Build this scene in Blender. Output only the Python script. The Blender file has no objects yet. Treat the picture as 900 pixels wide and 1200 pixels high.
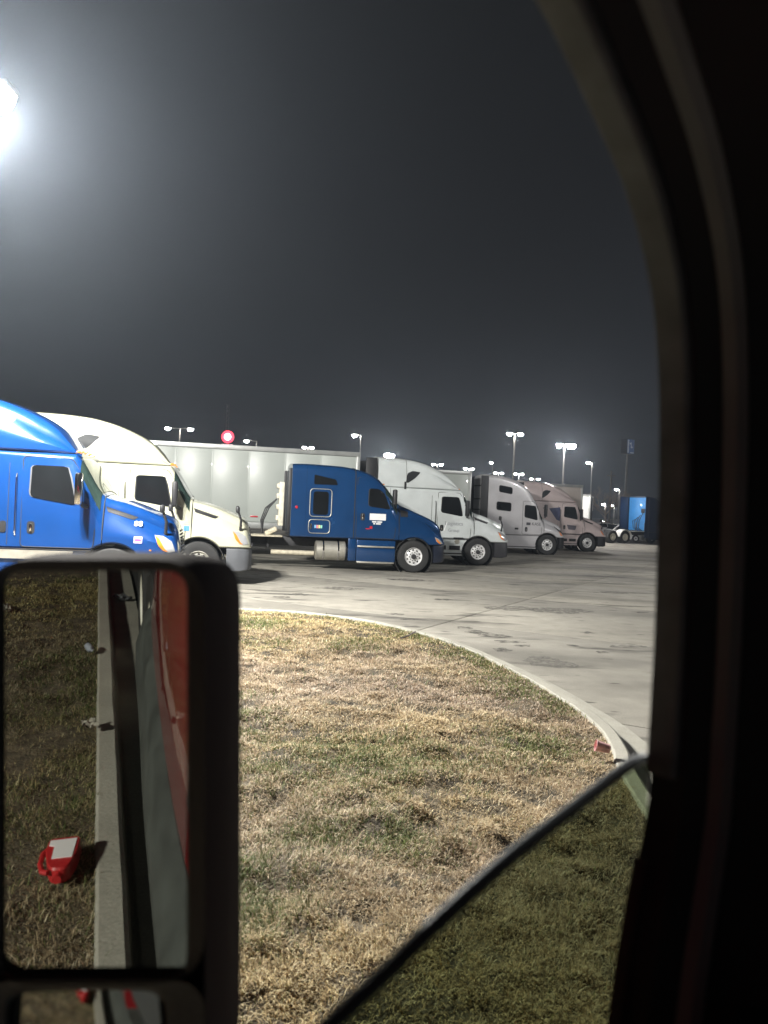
import bpy, bmesh, math, random
import numpy as np
from mathutils import Vector, Matrix, noise

random.seed(7)
rng = np.random.default_rng(7)
R = math.radians
SC = bpy.context.scene
COL = SC.collection

# ------------------------------------------------------------------ camera
CAM_Z = 2.1
CAM_M = Matrix.Translation((0, 0, CAM_Z)) @ Matrix.Rotation(R(90 - 0.38), 4, 'X') @ Matrix.Rotation(R(2.6), 4, 'Z')
cd = bpy.data.cameras.new("camera")
cd.sensor_fit = 'VERTICAL'
cd.sensor_height = 24.0
cd.sensor_width = 18.0
cd.lens = 18.0
cd.clip_start = 0.02
cd.clip_end = 2000
cd.dof.use_dof = True
cd.dof.focus_distance = 14.0
cd.dof.aperture_fstop = 2.3
cam = bpy.data.objects.new("camera", cd)
cam.matrix_world = CAM_M
COL.objects.link(cam)
SC.camera = cam

SC.view_settings.view_transform = 'Standard'
SC.view_settings.look = 'None'
SC.view_settings.exposure = 0.0
SC.view_settings.gamma = 1.0
SC.view_settings.use_curve_mapping = False
SC.render.engine = 'CYCLES'
SC.cycles.max_bounces = 8
SC.cycles.volume_bounces = 0
SC.cycles.sample_clamp_indirect = 6
SC.cycles.sample_clamp_direct = 0
SC.cycles.use_denoising = True
SC.cycles.caustics_reflective = False
SC.cycles.caustics_refractive = False

# ------------------------------------------------------------------ night sky
W = bpy.data.worlds.new("World")
SC.world = W
W.use_nodes = True
wn = W.node_tree
wn.nodes.clear()
wo = wn.nodes.new("ShaderNodeOutputWorld")
wb = wn.nodes.new("ShaderNodeBackground")
wt = wn.nodes.new("ShaderNodeTexCoord")
ws = wn.nodes.new("ShaderNodeSeparateXYZ")
wr = wn.nodes.new("ShaderNodeValToRGB")
wr.color_ramp.elements[0].position = 0.0
wr.color_ramp.elements[0].color = (0.026, 0.027, 0.034, 1)
wr.color_ramp.elements[1].position = 0.6
wr.color_ramp.elements[1].color = (0.0165, 0.0165, 0.0175, 1)
e = wr.color_ramp.elements.new(0.2)
e.color = (0.021, 0.021, 0.0245, 1)
wn.links.new(wt.outputs['Generated'], ws.inputs[0])
wn.links.new(ws.outputs['Z'], wr.inputs[0])
wn.links.new(wr.outputs[0], wb.inputs[0])
wb.inputs[1].default_value = 0.36
wn.links.new(wb.outputs[0], wo.inputs[0])

KEY_W = 7600.0      # each head of the tall lamp beside the grass island
FAR_E = 320.0        # radiance of the lot lamp lenses
HAZE_D = 0.0010

F_PX = 900.0


def ray(px, py):
    """world direction through a point of the 900 x 1200 photograph"""
    d = CAM_M.to_3x3() @ Vector((px - 450.0, -(py - 600.0), -F_PX))
    return d


def G(px, py, z=0.0):
    d = ray(px, py)
    t = (z - CAM_Z) / d.z
    return Vector((d.x * t, d.y * t, z))


def at_depth(px, py, Y):
    d = ray(px, py)
    t = Y / d.y
    return Vector((d.x * t, Y, CAM_Z + d.z * t))


# ------------------------------------------------------------------ materials
MATS = {}


def new_mat(name):
    m = bpy.data.materials.new(name)
    m.use_nodes = True
    nt = m.node_tree
    return m, nt, nt.nodes['Principled BSDF'], nt.nodes['Material Output']


def mat(name, col, rough=0.5, metal=0.0, coat=0.0, var=0.12, scale=3.0, bump=0.0, bscale=40.0, emit=0.0, ecol=None, spec=0.5):
    if name in MATS:
        return MATS[name]
    m, nt, b, out = new_mat(name)
    tc = nt.nodes.new("ShaderNodeTexCoord")
    nz = nt.nodes.new("ShaderNodeTexNoise")
    nz.inputs['Scale'].default_value = scale
    nz.inputs['Detail'].default_value = 5
    nt.links.new(tc.outputs['Object'], nz.inputs['Vector'])
    mr = nt.nodes.new("ShaderNodeMapRange")
    mr.inputs[1].default_value = 0.3
    mr.inputs[2].default_value = 0.7
    mr.inputs[3].default_value = 1 - var
    mr.inputs[4].default_value = 1 + var
    nt.links.new(nz.outputs['Fac'], mr.inputs[0])
    mx = nt.nodes.new("ShaderNodeVectorMath")
    mx.operation = 'SCALE'
    mx.inputs[0].default_value = col[:3]
    nt.links.new(mr.outputs[0], mx.inputs['Scale'])
    nt.links.new(mx.outputs[0], b.inputs['Base Color'])
    mr2 = nt.nodes.new("ShaderNodeMapRange")
    mr2.inputs[3].default_value = max(0.02, rough * 0.85)
    mr2.inputs[4].default_value = min(1, rough * 1.2)
    nt.links.new(nz.outputs['Fac'], mr2.inputs[0])
    nt.links.new(mr2.outputs[0], b.inputs['Roughness'])
    b.inputs['Metallic'].default_value = metal
    b.inputs['Coat Weight'].default_value = coat
    b.inputs['Coat Roughness'].default_value = 0.03
    b.inputs['Specular IOR Level'].default_value = spec
    if emit:
        b.inputs['Emission Color'].default_value = (*(ecol or col)[:3], 1)
        b.inputs['Emission Strength'].default_value = emit
    if bump:
        n2 = nt.nodes.new("ShaderNodeTexNoise")
        n2.inputs['Scale'].default_value = bscale
        n2.inputs['Detail'].default_value = 4
        nt.links.new(tc.outputs['Object'], n2.inputs['Vector'])
        bp = nt.nodes.new("ShaderNodeBump")
        bp.inputs['Strength'].default_value = bump
        bp.inputs['Distance'].default_value = 0.02
        nt.links.new(n2.outputs['Fac'], bp.inputs['Height'])
        nt.links.new(bp.outputs[0], b.inputs['Normal'])
    MATS[name] = m
    return m


def glass_dark(name, col=(0.007, 0.008, 0.009)):
    return mat(name, col, 0.05, 0, 0, 0.3, 1.2, spec=0.22)


BLACK = mat("black_plastic", (0.016, 0.016, 0.018), 0.5, bump=0.15, bscale=120)
RUBBER = mat("rubber", (0.022, 0.022, 0.022), 0.75, bump=0.2, bscale=60)
GREY_PL = mat("grey_plastic", (0.085, 0.09, 0.10), 0.55, var=0.08, bump=0.1, bscale=150)
STEEL = mat("polished_wheel", (0.80, 0.80, 0.80), 0.32, 0.2, var=0.15, scale=9)
WHITEWHEEL = mat("white_wheel", (0.72, 0.70, 0.62), 0.45, var=0.12, scale=7)
ALU = mat("aluminium", (0.55, 0.53, 0.47), 0.42, 0.75, var=0.12, scale=5)
CHROME = mat("chrome", (0.8, 0.8, 0.8), 0.12, 1.0, var=0.05)
FRAME = mat("frame_steel", (0.035, 0.035, 0.038), 0.6, var=0.3, scale=6)
CREAM = mat("cream_steel", (0.55, 0.50, 0.38), 0.6, var=0.25, scale=8)
WGLASS = glass_dark("truck_glass")
FWIN = mat("fairing_window", (0.03, 0.032, 0.034), 0.5, spec=0.1)
WINDSHIELD = glass_dark("windshield_glass", (0.02, 0.035, 0.03))
AMBER = mat("amber_lens", (0.75, 0.22, 0.03), 0.2, coat=0.6)
CLEAR = mat("lamp_lens", (0.45, 0.46, 0.48), 0.12, 0.3, coat=0.8)
RED_LENS = mat("red_lens", (0.5, 0.02, 0.03), 0.25, coat=0.5)
DECAL_W = mat("white_decal", (0.75, 0.75, 0.76), 0.5, var=0.05)
DECAL_B = mat("blue_decal", (0.08, 0.25, 0.5), 0.5)
DECAL_D = mat("dark_decal", (0.06, 0.06, 0.07), 0.5)
DECAL_G = mat("grey_decal", (0.28, 0.29, 0.32), 0.5)
SEAM = mat("seam_dark", (0.02, 0.02, 0.02), 0.8)

# concrete of the lot: stains and cracks have shapes of their own
def concrete(name, base, stain=True):
    m, nt, b, out = new_mat(name)
    N = nt.nodes.new
    L = nt.links.new
    geo = N("ShaderNodeNewGeometry")
    oi = N("ShaderNodeObjectInfo")

    def noi(scale, detail=5, stretch=None, rough=0.55):
        n = N("ShaderNodeTexNoise")
        n.inputs['Scale'].default_value = scale
        n.inputs['Detail'].default_value = detail
        n.inputs['Roughness'].default_value = rough
        if stretch:
            mp = N("ShaderNodeMapping")
            mp.inputs['Scale'].default_value = stretch[0]
            mp.inputs['Rotation'].default_value = (0, 0, R(stretch[1]))
            mp.inputs['Location'].default_value = (stretch[2], stretch[3], 0)
            L(geo.outputs['Position'], mp.inputs[0])
            L(mp.outputs[0], n.inputs['Vector'])
        else:
            L(geo.outputs['Position'], n.inputs['Vector'])
        return n.outputs['Fac']

    def rng_(x, a, b_, c, d):
        r = N("ShaderNodeMapRange")
        r.inputs[1].default_value = a
        r.inputs[2].default_value = b_
        r.inputs[3].default_value = c
        r.inputs[4].default_value = d
        L(x, r.inputs[0])
        return r.outputs[0]

    def mul(a, c):
        q = N("ShaderNodeMath")
        q.operation = 'MULTIPLY'
        L(a, q.inputs[0])
        if isinstance(c, float):
            q.inputs[1].default_value = c
        else:
            L(c, q.inputs[1])
        return q.outputs[0]

    v = rng_(noi(0.35), 0.3, 0.7, 0.82, 1.15)
    v = mul(v, rng_(noi(3.2, 6), 0.25, 0.75, 0.86, 1.12))
    v = mul(v, rng_(noi(60, 3), 0.2, 0.8, 0.8, 1.18))
    v = mul(v, rng_(oi.outputs['Random'], 0, 1, 0.93, 1.07))
    if stain:
        v = mul(v, rng_(noi(0.9, 4, ((0.45, 1.7, 1), 20, 3.1, 1.7), 0.6), 0.57, 0.66, 1.0, 0.36))
        v = mul(v, rng_(noi(2.4, 3, ((0.6, 1.5, 1), 12, 8.3, 2.2)), 0.64, 0.70, 1.0, 0.38))
        v = mul(v, rng_(noi(0.28, 3, ((0.5, 1.4, 1), 25, 1.3, 5.2)), 0.50, 0.64, 1.0, 0.62))
    mx = N("ShaderNodeVectorMath")
    mx.operation = 'SCALE'
    mx.inputs[0].default_value = base
    L(v, mx.inputs['Scale'])
    L(mx.outputs[0], b.inputs['Base Color'])
    b.inputs['Roughness'].default_value = 0.8
    bp = N("ShaderNodeBump")
    bp.inputs['Strength'].default_value = 0.35
    bp.inputs['Distance'].default_value = 0.01
    L(noi(45, 5), bp.inputs['Height'])
    L(bp.outputs[0], b.inputs['Normal'])
    return m


CONC = concrete("lot_concrete", (0.325, 0.305, 0.262))
CURBC = concrete("curb_concrete", (0.36, 0.345, 0.295), False)
JOINT = mat("joint_filler", (0.05, 0.05, 0.05), 0.9)
SOIL = mat("soil_thatch", (0.10, 0.08, 0.05), 0.95, var=0.6, scale=9, bump=1.0, bscale=60)


def paint(name, col, metal=0.0, rough=0.32, var=0.09):
    return mat("paint_" + name, col, rough, metal, 0.9, var, 1.6)


P_BLUE = paint("bright_blue", (0.003, 0.046, 0.20), 0.15, 0.3)
P_IVORY = paint("ivory", (0.46, 0.46, 0.355), 0, 0.35)
P_NAVY = paint("navy", (0.005, 0.046, 0.150), 0.25, 0.25)
P_GREYW = paint("grey_white", (0.62, 0.66, 0.66), 0, 0.35)
P_SILV = paint("warm_silver", (0.58, 0.57, 0.59), 0.1, 0.3)
P_ROSE = paint("dusty_white", (0.60, 0.50, 0.49), 0, 0.4)
P_FARB = paint("dark_blue_sleeper", (0.004, 0.014, 0.05), 0.1, 0.35)
P_LITB = paint("lit_blue_back", (0.05, 0.27, 0.66), 0, 0.45)  # lamp light on the cab back put into a paler blue
P_RED = paint("red", (0.22, 0.010, 0.014), 0, 0.3)
TRL = mat("trailer_panel", (0.40, 0.43, 0.405), 0.38, 0.0, 0.3, 0.05, 0.8)
TRL2 = mat("trailer_panel_tan", (0.50, 0.44, 0.40), 0.45, 0, 0.2, 0.06, 0.8)
TRLW = mat("trailer_panel_white", (0.80, 0.82, 0.80), 0.4, 0, 0.2, 0.04, 0.8)
TRLR = mat("trailer_rail", (0.42, 0.43, 0.42), 0.4, 0.5, var=0.1)
POLE = mat("galvanised_pole", (0.24, 0.23, 0.22), 0.5, 0.4, var=0.15, scale=2)
LENS_E = mat("lamp_lens_lit", (0.9, 0.9, 0.9), 0.4, emit=FAR_E, ecol=(1.0, 0.95, 0.88))
LENS_K = mat("lamp_lens_key", (0.9, 0.9, 0.9), 0.4, emit=400.0, ecol=(0.92, 0.96, 1.0))


# ------------------------------------------------------------------ mesh helpers
class MB:
    def __init__(s):
        s.v = []
        s.f = []

    def add(s, verts, faces):
        o = len(s.v)
        s.v += [tuple(p) for p in verts]
        s.f += [tuple(i + o for i in f) for f in faces]
        return s

    def box(s, c, d, bev=0.0, M=None):
        bm = bmesh.new()
        bmesh.ops.create_cube(bm, size=1.0, matrix=Matrix.Diagonal((d[0], d[1], d[2], 1)))
        if bev:
            bmesh.ops.bevel(bm, geom=list(bm.edges), offset=bev, segments=2, profile=0.5, affect='EDGES')
        T = Matrix.Translation(c)
        if M is not None:
            T = T @ M
        bm.verts.ensure_lookup_table()
        for i, v in enumerate(bm.verts):
            v.index = i
        s.add([T @ v.co for v in bm.verts], [[v.index for v in f.verts] for f in bm.faces])
        bm.free()
        return s

    def tube(s, pts, r, n=8, r1=None, cap=True):
        pts = [Vector(p) for p in pts]
        rs = [r + (r1 - r) * i / (len(pts) - 1) for i in range(len(pts))] if r1 is not None else [r] * len(pts)
        V = []
        up = None
        for i, p in enumerate(pts):
            t = (pts[min(i + 1, len(pts) - 1)] - pts[max(i - 1, 0)]).normalized()
            if up is None:
                up = Vector((0, 0, 1)) if abs(t.z) < 0.9 else Vector((1, 0, 0))
            a = t.cross(up)
            if a.length < 1e-5:
                a = t.cross(Vector((0, 1, 0)))
            a.normalize()
            b = a.cross(t).normalized()
            up = b
            for k in range(n):
                q = 2 * math.pi * k / n
                V.append(p + (a * math.cos(q) + b * math.sin(q)) * rs[i])
        Fc = []
        for i in range(len(pts) - 1):
            for k in range(n):
                k2 = (k + 1) % n
                Fc.append((i * n + k, i * n + k2, (i + 1) * n + k2, (i + 1) * n + k))
        if cap:
            Fc.append(tuple(range(n - 1, -1, -1)))
            Fc.append(tuple((len(pts) - 1) * n + k for k in range(n)))
        return s.add(V, Fc)

    def lathe(s, prof, M, n=32, cap=True):
        """prof = [(radius, axial)], axis = local z of M"""
        V = []
        for r, a in prof:
            for k in range(n):
                q = 2 * math.pi * k / n
                V.append(M @ Vector((r * math.cos(q), r * math.sin(q), a)))
        Fc = []
        for i in range(len(prof) - 1):
            for k in range(n):
                k2 = (k + 1) % n
                Fc.append((i * n + k, i * n + k2, (i + 1) * n + k2, (i + 1) * n + k))
        if cap and prof[0][0] > 1e-4:
            Fc.append(tuple(range(n - 1, -1, -1)))
        if cap and prof[-1][0] > 1e-4:
            Fc.append(tuple((len(prof) - 1) * n + k for k in range(n)))
        return s.add(V, Fc)

    def slab(s, outer, inner):
        """two matching loops of points: front face, back face and the wall between"""
        n = len(outer)
        s.add(list(outer) + list(inner),
              [tuple(range(n)), tuple(range(2 * n - 1, n - 1, -1))] +
              [(i, i + n, (i + 1) % n + n, (i + 1) % n) for i in range(n)])
        return s

    def mesh(s, name, m, angle=35):
        me = bpy.data.meshes.new(name)
        me.from_pydata(s.v, [], s.f)
        me.materials.append(m)
        bm = bmesh.new()
        bm.from_mesh(me)
        bmesh.ops.recalc_face_normals(bm, faces=bm.faces)
        bm.to_mesh(me)
        bm.free()
        if angle:
            angle = min(angle, 28)
            me.shade_smooth()
            me.set_sharp_from_angle(angle=R(angle))
        return me

    def build(s, name, m, parent=None, angle=35):
        o = bpy.data.objects.new(name, s.mesh(name, m, angle))
        COL.objects.link(o)
        o.parent = parent
        return o


def link_mesh(name, me, parent, M=None):
    o = bpy.data.objects.new(name, me)
    COL.objects.link(o)
    o.parent = parent
    if M is not None:
        o.matrix_local = M
    return o


def tag(o, label, cat, group=None):
    o['label'] = label
    o['category'] = cat
    if group:
        o['group'] = group
    return o


def thing(name, label, cat, loc=(0, 0, 0), rz=0.0, group=None):
    o = bpy.data.objects.new(name, None)
    o.empty_display_size = 0.3
    COL.objects.link(o)
    o.location = loc
    o.rotation_euler = (0, 0, rz)
    return tag(o, label, cat, group)


def structure(o):
    o['kind'] = 'structure'
    return o


def stuff(o):
    o['kind'] = 'stuff'
    return o


def kids(o):
    return [c for c in bpy.data.objects if c.parent == o]


def copy_tree(o, parent=None):
    c = o.copy()
    COL.objects.link(c)
    if parent is not None:
        c.parent = parent
    for ch in list(o.children):
        copy_tree(ch, c)
    return c


def pchip(keys, xs):
    k = sorted(keys)
    x = np.array([a for a, _ in k], float)
    y = np.array([b for _, b in k], float)
    xs = np.clip(np.asarray(xs, float), x[0], x[-1])
    if len(x) == 1:
        return np.full(xs.shape, y[0])
    h = np.diff(x)
    d = np.diff(y) / h
    m = np.zeros(len(x))
    for i in range(1, len(x) - 1):
        if d[i - 1] * d[i] > 0:
            w1 = 2 * h[i] + h[i - 1]
            w2 = h[i] + 2 * h[i - 1]
            m[i] = (w1 + w2) / (w1 / d[i - 1] + w2 / d[i])
    m[0] = d[0]
    m[-1] = d[-1]
    i = np.clip(np.searchsorted(x, xs) - 1, 0, len(x) - 2)
    t = (xs - x[i]) / h[i]
    return ((2 * t**3 - 3 * t**2 + 1) * y[i] + (t**3 - 2 * t**2 + t) * h[i] * m[i]
            + (-2 * t**3 + 3 * t**2) * y[i + 1] + (t**3 - t**2) * h[i] * m[i + 1])


class Loft:
    """a body along x whose sections are rounded and lean in above zm"""

    def __init__(s, x0, x1, top, bot, wb, wt, zm, r, crown=0.03, step=0.05, extra=()):
        s.k = dict(top=top, bot=bot, wb=wb, wt=wt, zm=zm, r=r)
        s.crown = crown
        n = max(2, int(abs(x1 - x0) / step))
        xs = set(np.round(np.linspace(x0, x1, n + 1), 4))
        for q in extra:
            xs.add(round(q, 4))
        s.xs = sorted(q for q in xs if min(x0, x1) - 1e-6 <= q <= max(x0, x1) + 1e-6)

    def val(s, k, x):
        a = s.k[k]
        if callable(a):
            return a(x)
        if isinstance(a, (int, float)):
            return a
        return float(pchip(a, [x])[0])

    def half(s, x):
        zt, zb, wb, wt, zm, r = (s.val(k, x) for k in ('top', 'bot', 'wb', 'wt', 'zm', 'r'))
        H = zt - zb
        r = min(r, H * 0.45, wt * 0.9)
        zs = zt - r
        e = min(0.03, H * 0.1)
        zm = min(max(zm, zb + e + 0.01), zs - 0.01)
        p = [(wb - e, zb), (wb, zb + e)]
        for i in range(1, 4):
            p.append((wb, zb + e + (zm - zb - e) * i / 3))
        for i in range(1, 6):
            t = i / 5
            p.append((wb + (wt - wb) * (t * t * 0.5 + t * 0.5), zm + (zs - zm) * t))
        for i in range(1, 8):
            q = math.pi / 2 * i / 7
            p.append((wt - r + r * math.cos(q), zs + r * math.sin(q)))
        yk = wt - r
        for i in range(1, 4):
            t = 1 - i / 3
            p.append((yk * t, zt + s.crown * (1 - t * t)))
        return p

    def ring(s, x):
        h = s.half(x)
        return [Vector((x, -y, z)) for y, z in h] + [Vector((x, y, z)) for y, z in reversed(h[:-1])]

    def side_y(s, x, z):
        h = s.half(x)
        for i in range(len(h) - 1):
            if h[i][1] <= z <= h[i + 1][1] and h[i + 1][1] > h[i][1]:
                t = (z - h[i][1]) / (h[i + 1][1] - h[i][1])
                return h[i][0] + (h[i + 1][0] - h[i][0]) * t
        return h[1][0] if z < h[0][1] else h[-4][0]

    def fill(s, mb):
        rings = [s.ring(x) for x in s.xs]
        n = len(rings[0])
        V = [p for q in rings for p in q]
        Fc = []
        for i in range(len(rings) - 1):
            for k in range(n):
                k2 = (k + 1) % n
                Fc.append((i * n + k, i * n + k2, (i + 1) * n + k2, (i + 1) * n + k))
        Fc.append(tuple(range(n)))
        Fc.append(tuple((len(rings) - 1) * n + k for k in range(n - 1, -1, -1)))
        mb.add(V, Fc)
        return mb

    def patch(s, x0, x1, nx, j0, j1, off):
        """a sheet lying off the surface between two stations, ring points j0..j1 from each side"""
        mb = MB()
        n = len(s.ring(x0))
        js = list(range(j0, n - j0))
        if j1 is not None:
            js = list(range(j0, j1 + 1))
        P = []
        for a in range(nx + 1):
            x = x0 + (x1 - x0) * a / nx
            q = s.ring(x)
            q2 = s.ring(x + 0.02)
            row = []
            for j in js:
                tx = q2[j] - q[j]
                ty = q[min(j + 1, n - 1)] - q[max(j - 1, 0)]
                nn = tx.cross(ty)
                if nn.length < 1e-6:
                    nn = Vector((0, 0, 1))
                nn.normalize()
                c = Vector((x, 0, s.val('bot', x) + 0.3))
                if nn.dot(q[j] - c) < 0:
                    nn = -nn
                row.append(q[j] + nn * off)
            P.append(row)
        m = len(js)
        mb.add([p for r_ in P for p in r_],
               [(a * m + b, a * m + b + 1, (a + 1) * m + b + 1, (a + 1) * m + b) for a in range(nx) for b in range(m - 1)])
        return mb

    def decal(s, poly, off, thick=0.012, side=-1, sub=1, mb=None):
        """a thin plate that follows the side surface: polygon in (x, z), filled column by column"""
        mb = mb or MB()
        xs_ = [p[0] for p in poly]
        xa, xb = min(xs_), max(xs_)
        nx, nz = 14, 5
        n = len(poly)
        V = []
        for i in range(nx + 1):
            x = xa + (xb - xa) * (0.5 - 0.5 * math.cos(math.pi * (0.012 + 0.976 * i / nx)))
            zz = []
            for k in range(n):
                (ax, az), (bx, bz) = poly[k], poly[(k + 1) % n]
                if (ax <= x < bx) or (bx <= x < ax):
                    zz.append(az + (bz - az) * (x - ax) / (bx - ax))
            z0, z1 = min(zz), max(zz)
            for j in range(nz + 1):
                z = z0 + (z1 - z0) * j / nz
                dy = (s.side_y(x, z + 0.02) - s.side_y(x, z - 0.02)) / 0.04
                q_ = off / math.sqrt(1 + dy * dy)
                V.append(Vector((x, side * (s.side_y(x, z) + q_), z - dy * q_)))
        m = nz + 1
        Fc = [(i * m + j, (i + 1) * m + j, (i + 1) * m + j + 1, i * m + j + 1) for i in range(nx) for j in range(nz)]
        rim = [j for j in range(m)] + [i * m + nz for i in range(1, nx + 1)] + [nx * m + j for j in range(nz - 1, -1, -1)] + [i * m for i in range(nx - 1, 0, -1)]
        o = len(V)
        V += [V[k] - Vector((0, side * thick, 0)) for k in rim]
        q = len(rim)
        Fc += [(rim[k], rim[(k + 1) % q], o + (k + 1) % q, o + k) for k in range(q)]
        return mb.add(V, Fc)


def rpoly(pts, r=0.05, n=4):
    out = []
    N_ = len(pts)
    for i in range(N_):
        p = Vector(pts[i]).to_2d() if len(pts[i]) > 2 else Vector(pts[i])
        a = Vector(pts[i - 1])
        b = Vector(pts[(i + 1) % N_])
        da = (a - p)
        db = (b - p)
        rr = min(r, da.length * 0.45, db.length * 0.45)
        pa = p + da.normalized() * rr
        pb = p + db.normalized() * rr
        for k in range(n + 1):
            t = k / n
            q = pa * (1 - t) ** 2 + p * 2 * t * (1 - t) + pb * t * t
            out.append((q.x, q.y))
    return out


def rect(x0, x1, z0, z1):
    return [(x0, z0), (x1, z0), (x1, z1), (x0, z1)]


def text_mesh(name, txt, size, m):
    cu = bpy.data.curves.new(name, 'FONT')
    cu.body = txt
    cu.size = size
    cu.extrude = 0.002
    cu.align_x = 'CENTER'
    ob = bpy.data.objects.new(name, cu)
    COL.objects.link(ob)
    dg = bpy.context.evaluated_depsgraph_get()
    me = bpy.data.meshes.new_from_object(ob.evaluated_get(dg))
    me.name = name
    bpy.data.objects.remove(ob)
    me.materials.clear()
    me.materials.append(m)
    return me


SIDE_TXT = Matrix.Rotation(R(90), 4, 'X')      # text facing local -y, reading towards +x


# ------------------------------------------------------------------ wheels
def wheel_meshes():
    Mx = Matrix.Rotation(R(90), 4, 'X')       # lathe axis -> local -y (outboard of the near side)
    ty = MB()
    prof = [(0.29, -0.13), (0.36, -0.145), (0.44, -0.148), (0.495, -0.14), (0.517, -0.12), (0.524, -0.09)]
    for a in (-0.06, 0.0, 0.06):
        prof += [(0.524, a - 0.012), (0.512, a - 0.006), (0.512, a + 0.006), (0.524, a + 0.012)]
    prof += [(0.524, 0.09), (0.517, 0.12), (0.495, 0.14), (0.44, 0.148), (0.36, 0.145), (0.29, 0.13)]
    ty.lathe(prof, Mx, 40, False)
    out = {'tyre': ty.mesh("wheel", RUBBER, 30)}
    rim = MB()
    rim.lathe([(0.295, -0.12), (0.30, 0.125), (0.285, 0.135), (0.272, 0.11), (0.262, 0.06), (0.235, 0.075),
               (0.17, 0.105), (0.15, 0.11), (0.10, 0.112), (0.0, 0.112)], Mx, 40, False)
    out['rim_s'] = rim.mesh("rim", STEEL, 35)
    out['rim_w'] = rim.mesh("rim", WHITEWHEEL, 35)
    drv = MB()
    drv.lathe([(0.295, -0.12), (0.30, 0.125), (0.285, 0.135), (0.272, 0.10), (0.255, -0.02), (0.20, -0.05),
               (0.16, -0.055), (0.12, -0.05), (0.11, 0.09), (0.09, 0.11), (0.0, 0.115)], Mx, 40)
    out['rim_d'] = drv.mesh("rim", WHITEWHEEL, 35)
    out['rim_dd'] = drv.mesh("rim", FRAME, 35)
    hub = MB()
    hub.lathe([(0.085, 0.10), (0.08, 0.165), (0.06, 0.185), (0.0, 0.187)], Mx, 16)
    out['hub'] = hub.mesh("hub", FRAME, 35)
    hole = MB()
    for k in range(10):
        q = 2 * math.pi * (k + 0.5) / 10
        c = Vector((math.cos(q) * 0.205, -0.0915, math.sin(q) * 0.205))
        hole.lathe([(0.034, 0), (0.034, 0.004), (0.0, 0.004)], Matrix.Translation(c) @ Mx @ Matrix.Rotation(0, 4, 'X'), 10)
    out['holes'] = hole.mesh("hand_hole", SEAM, 35)
    nut = MB()
    for k in range(10):
        q = 2 * math.pi * k / 10
        c = Vector((math.cos(q) * 0.135, -0.108, math.sin(q) * 0.135))
        nut.lathe([(0.017, 0), (0.015, 0.035), (0.0, 0.036)], Matrix.Translation(c) @ Mx, 6)
    out['nuts'] = nut.mesh("lug_nut", FRAME, 35)
    return out


WM = wheel_meshes()


def add_wheel(parent, x, y, z=0.524, kind='rim_s', side=-1, sc=1.0):
    M = Matrix.Translation((x, y, z * sc))
    if side > 0:
        M = M @ Matrix.Rotation(math.pi, 4, 'Z')
    if sc != 1.0:
        M = M @ Matrix.Diagonal((sc, sc, sc, 1))
    M = M @ Matrix.Rotation(random.uniform(0, 1), 4, 'Y')
    w = link_mesh("wheel", WM['tyre'], parent, M)
    link_mesh("rim", WM[kind], w)
    if kind in ('rim_s', 'rim_w'):
        link_mesh("hub", WM['hub'], w)
        stuff(link_mesh("hand_hole", WM['holes'], w))
        stuff(link_mesh("lug_nut", WM['nuts'], w))
    return w


# ------------------------------------------------------------------ tractors
HEAD = R(11.0)


def place(Xc, Yc, off=1.24):
    """ground point of the near front tyre -> origin under the front axle"""
    return (Xc - math.sin(HEAD) * off, Yc + math.cos(HEAD) * off, 0.0)


def arch(zf, zr, cx=0.0, rad=0.645, cz=0.50):
    def f(x):
        d = x - cx
        if abs(d) < rad:
            z = cz + math.sqrt(max(0.0, rad * rad - d * d))
        else:
            z = 0
        base = zf if d > 0 else zr
        return max(z, base)
    return f


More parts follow.
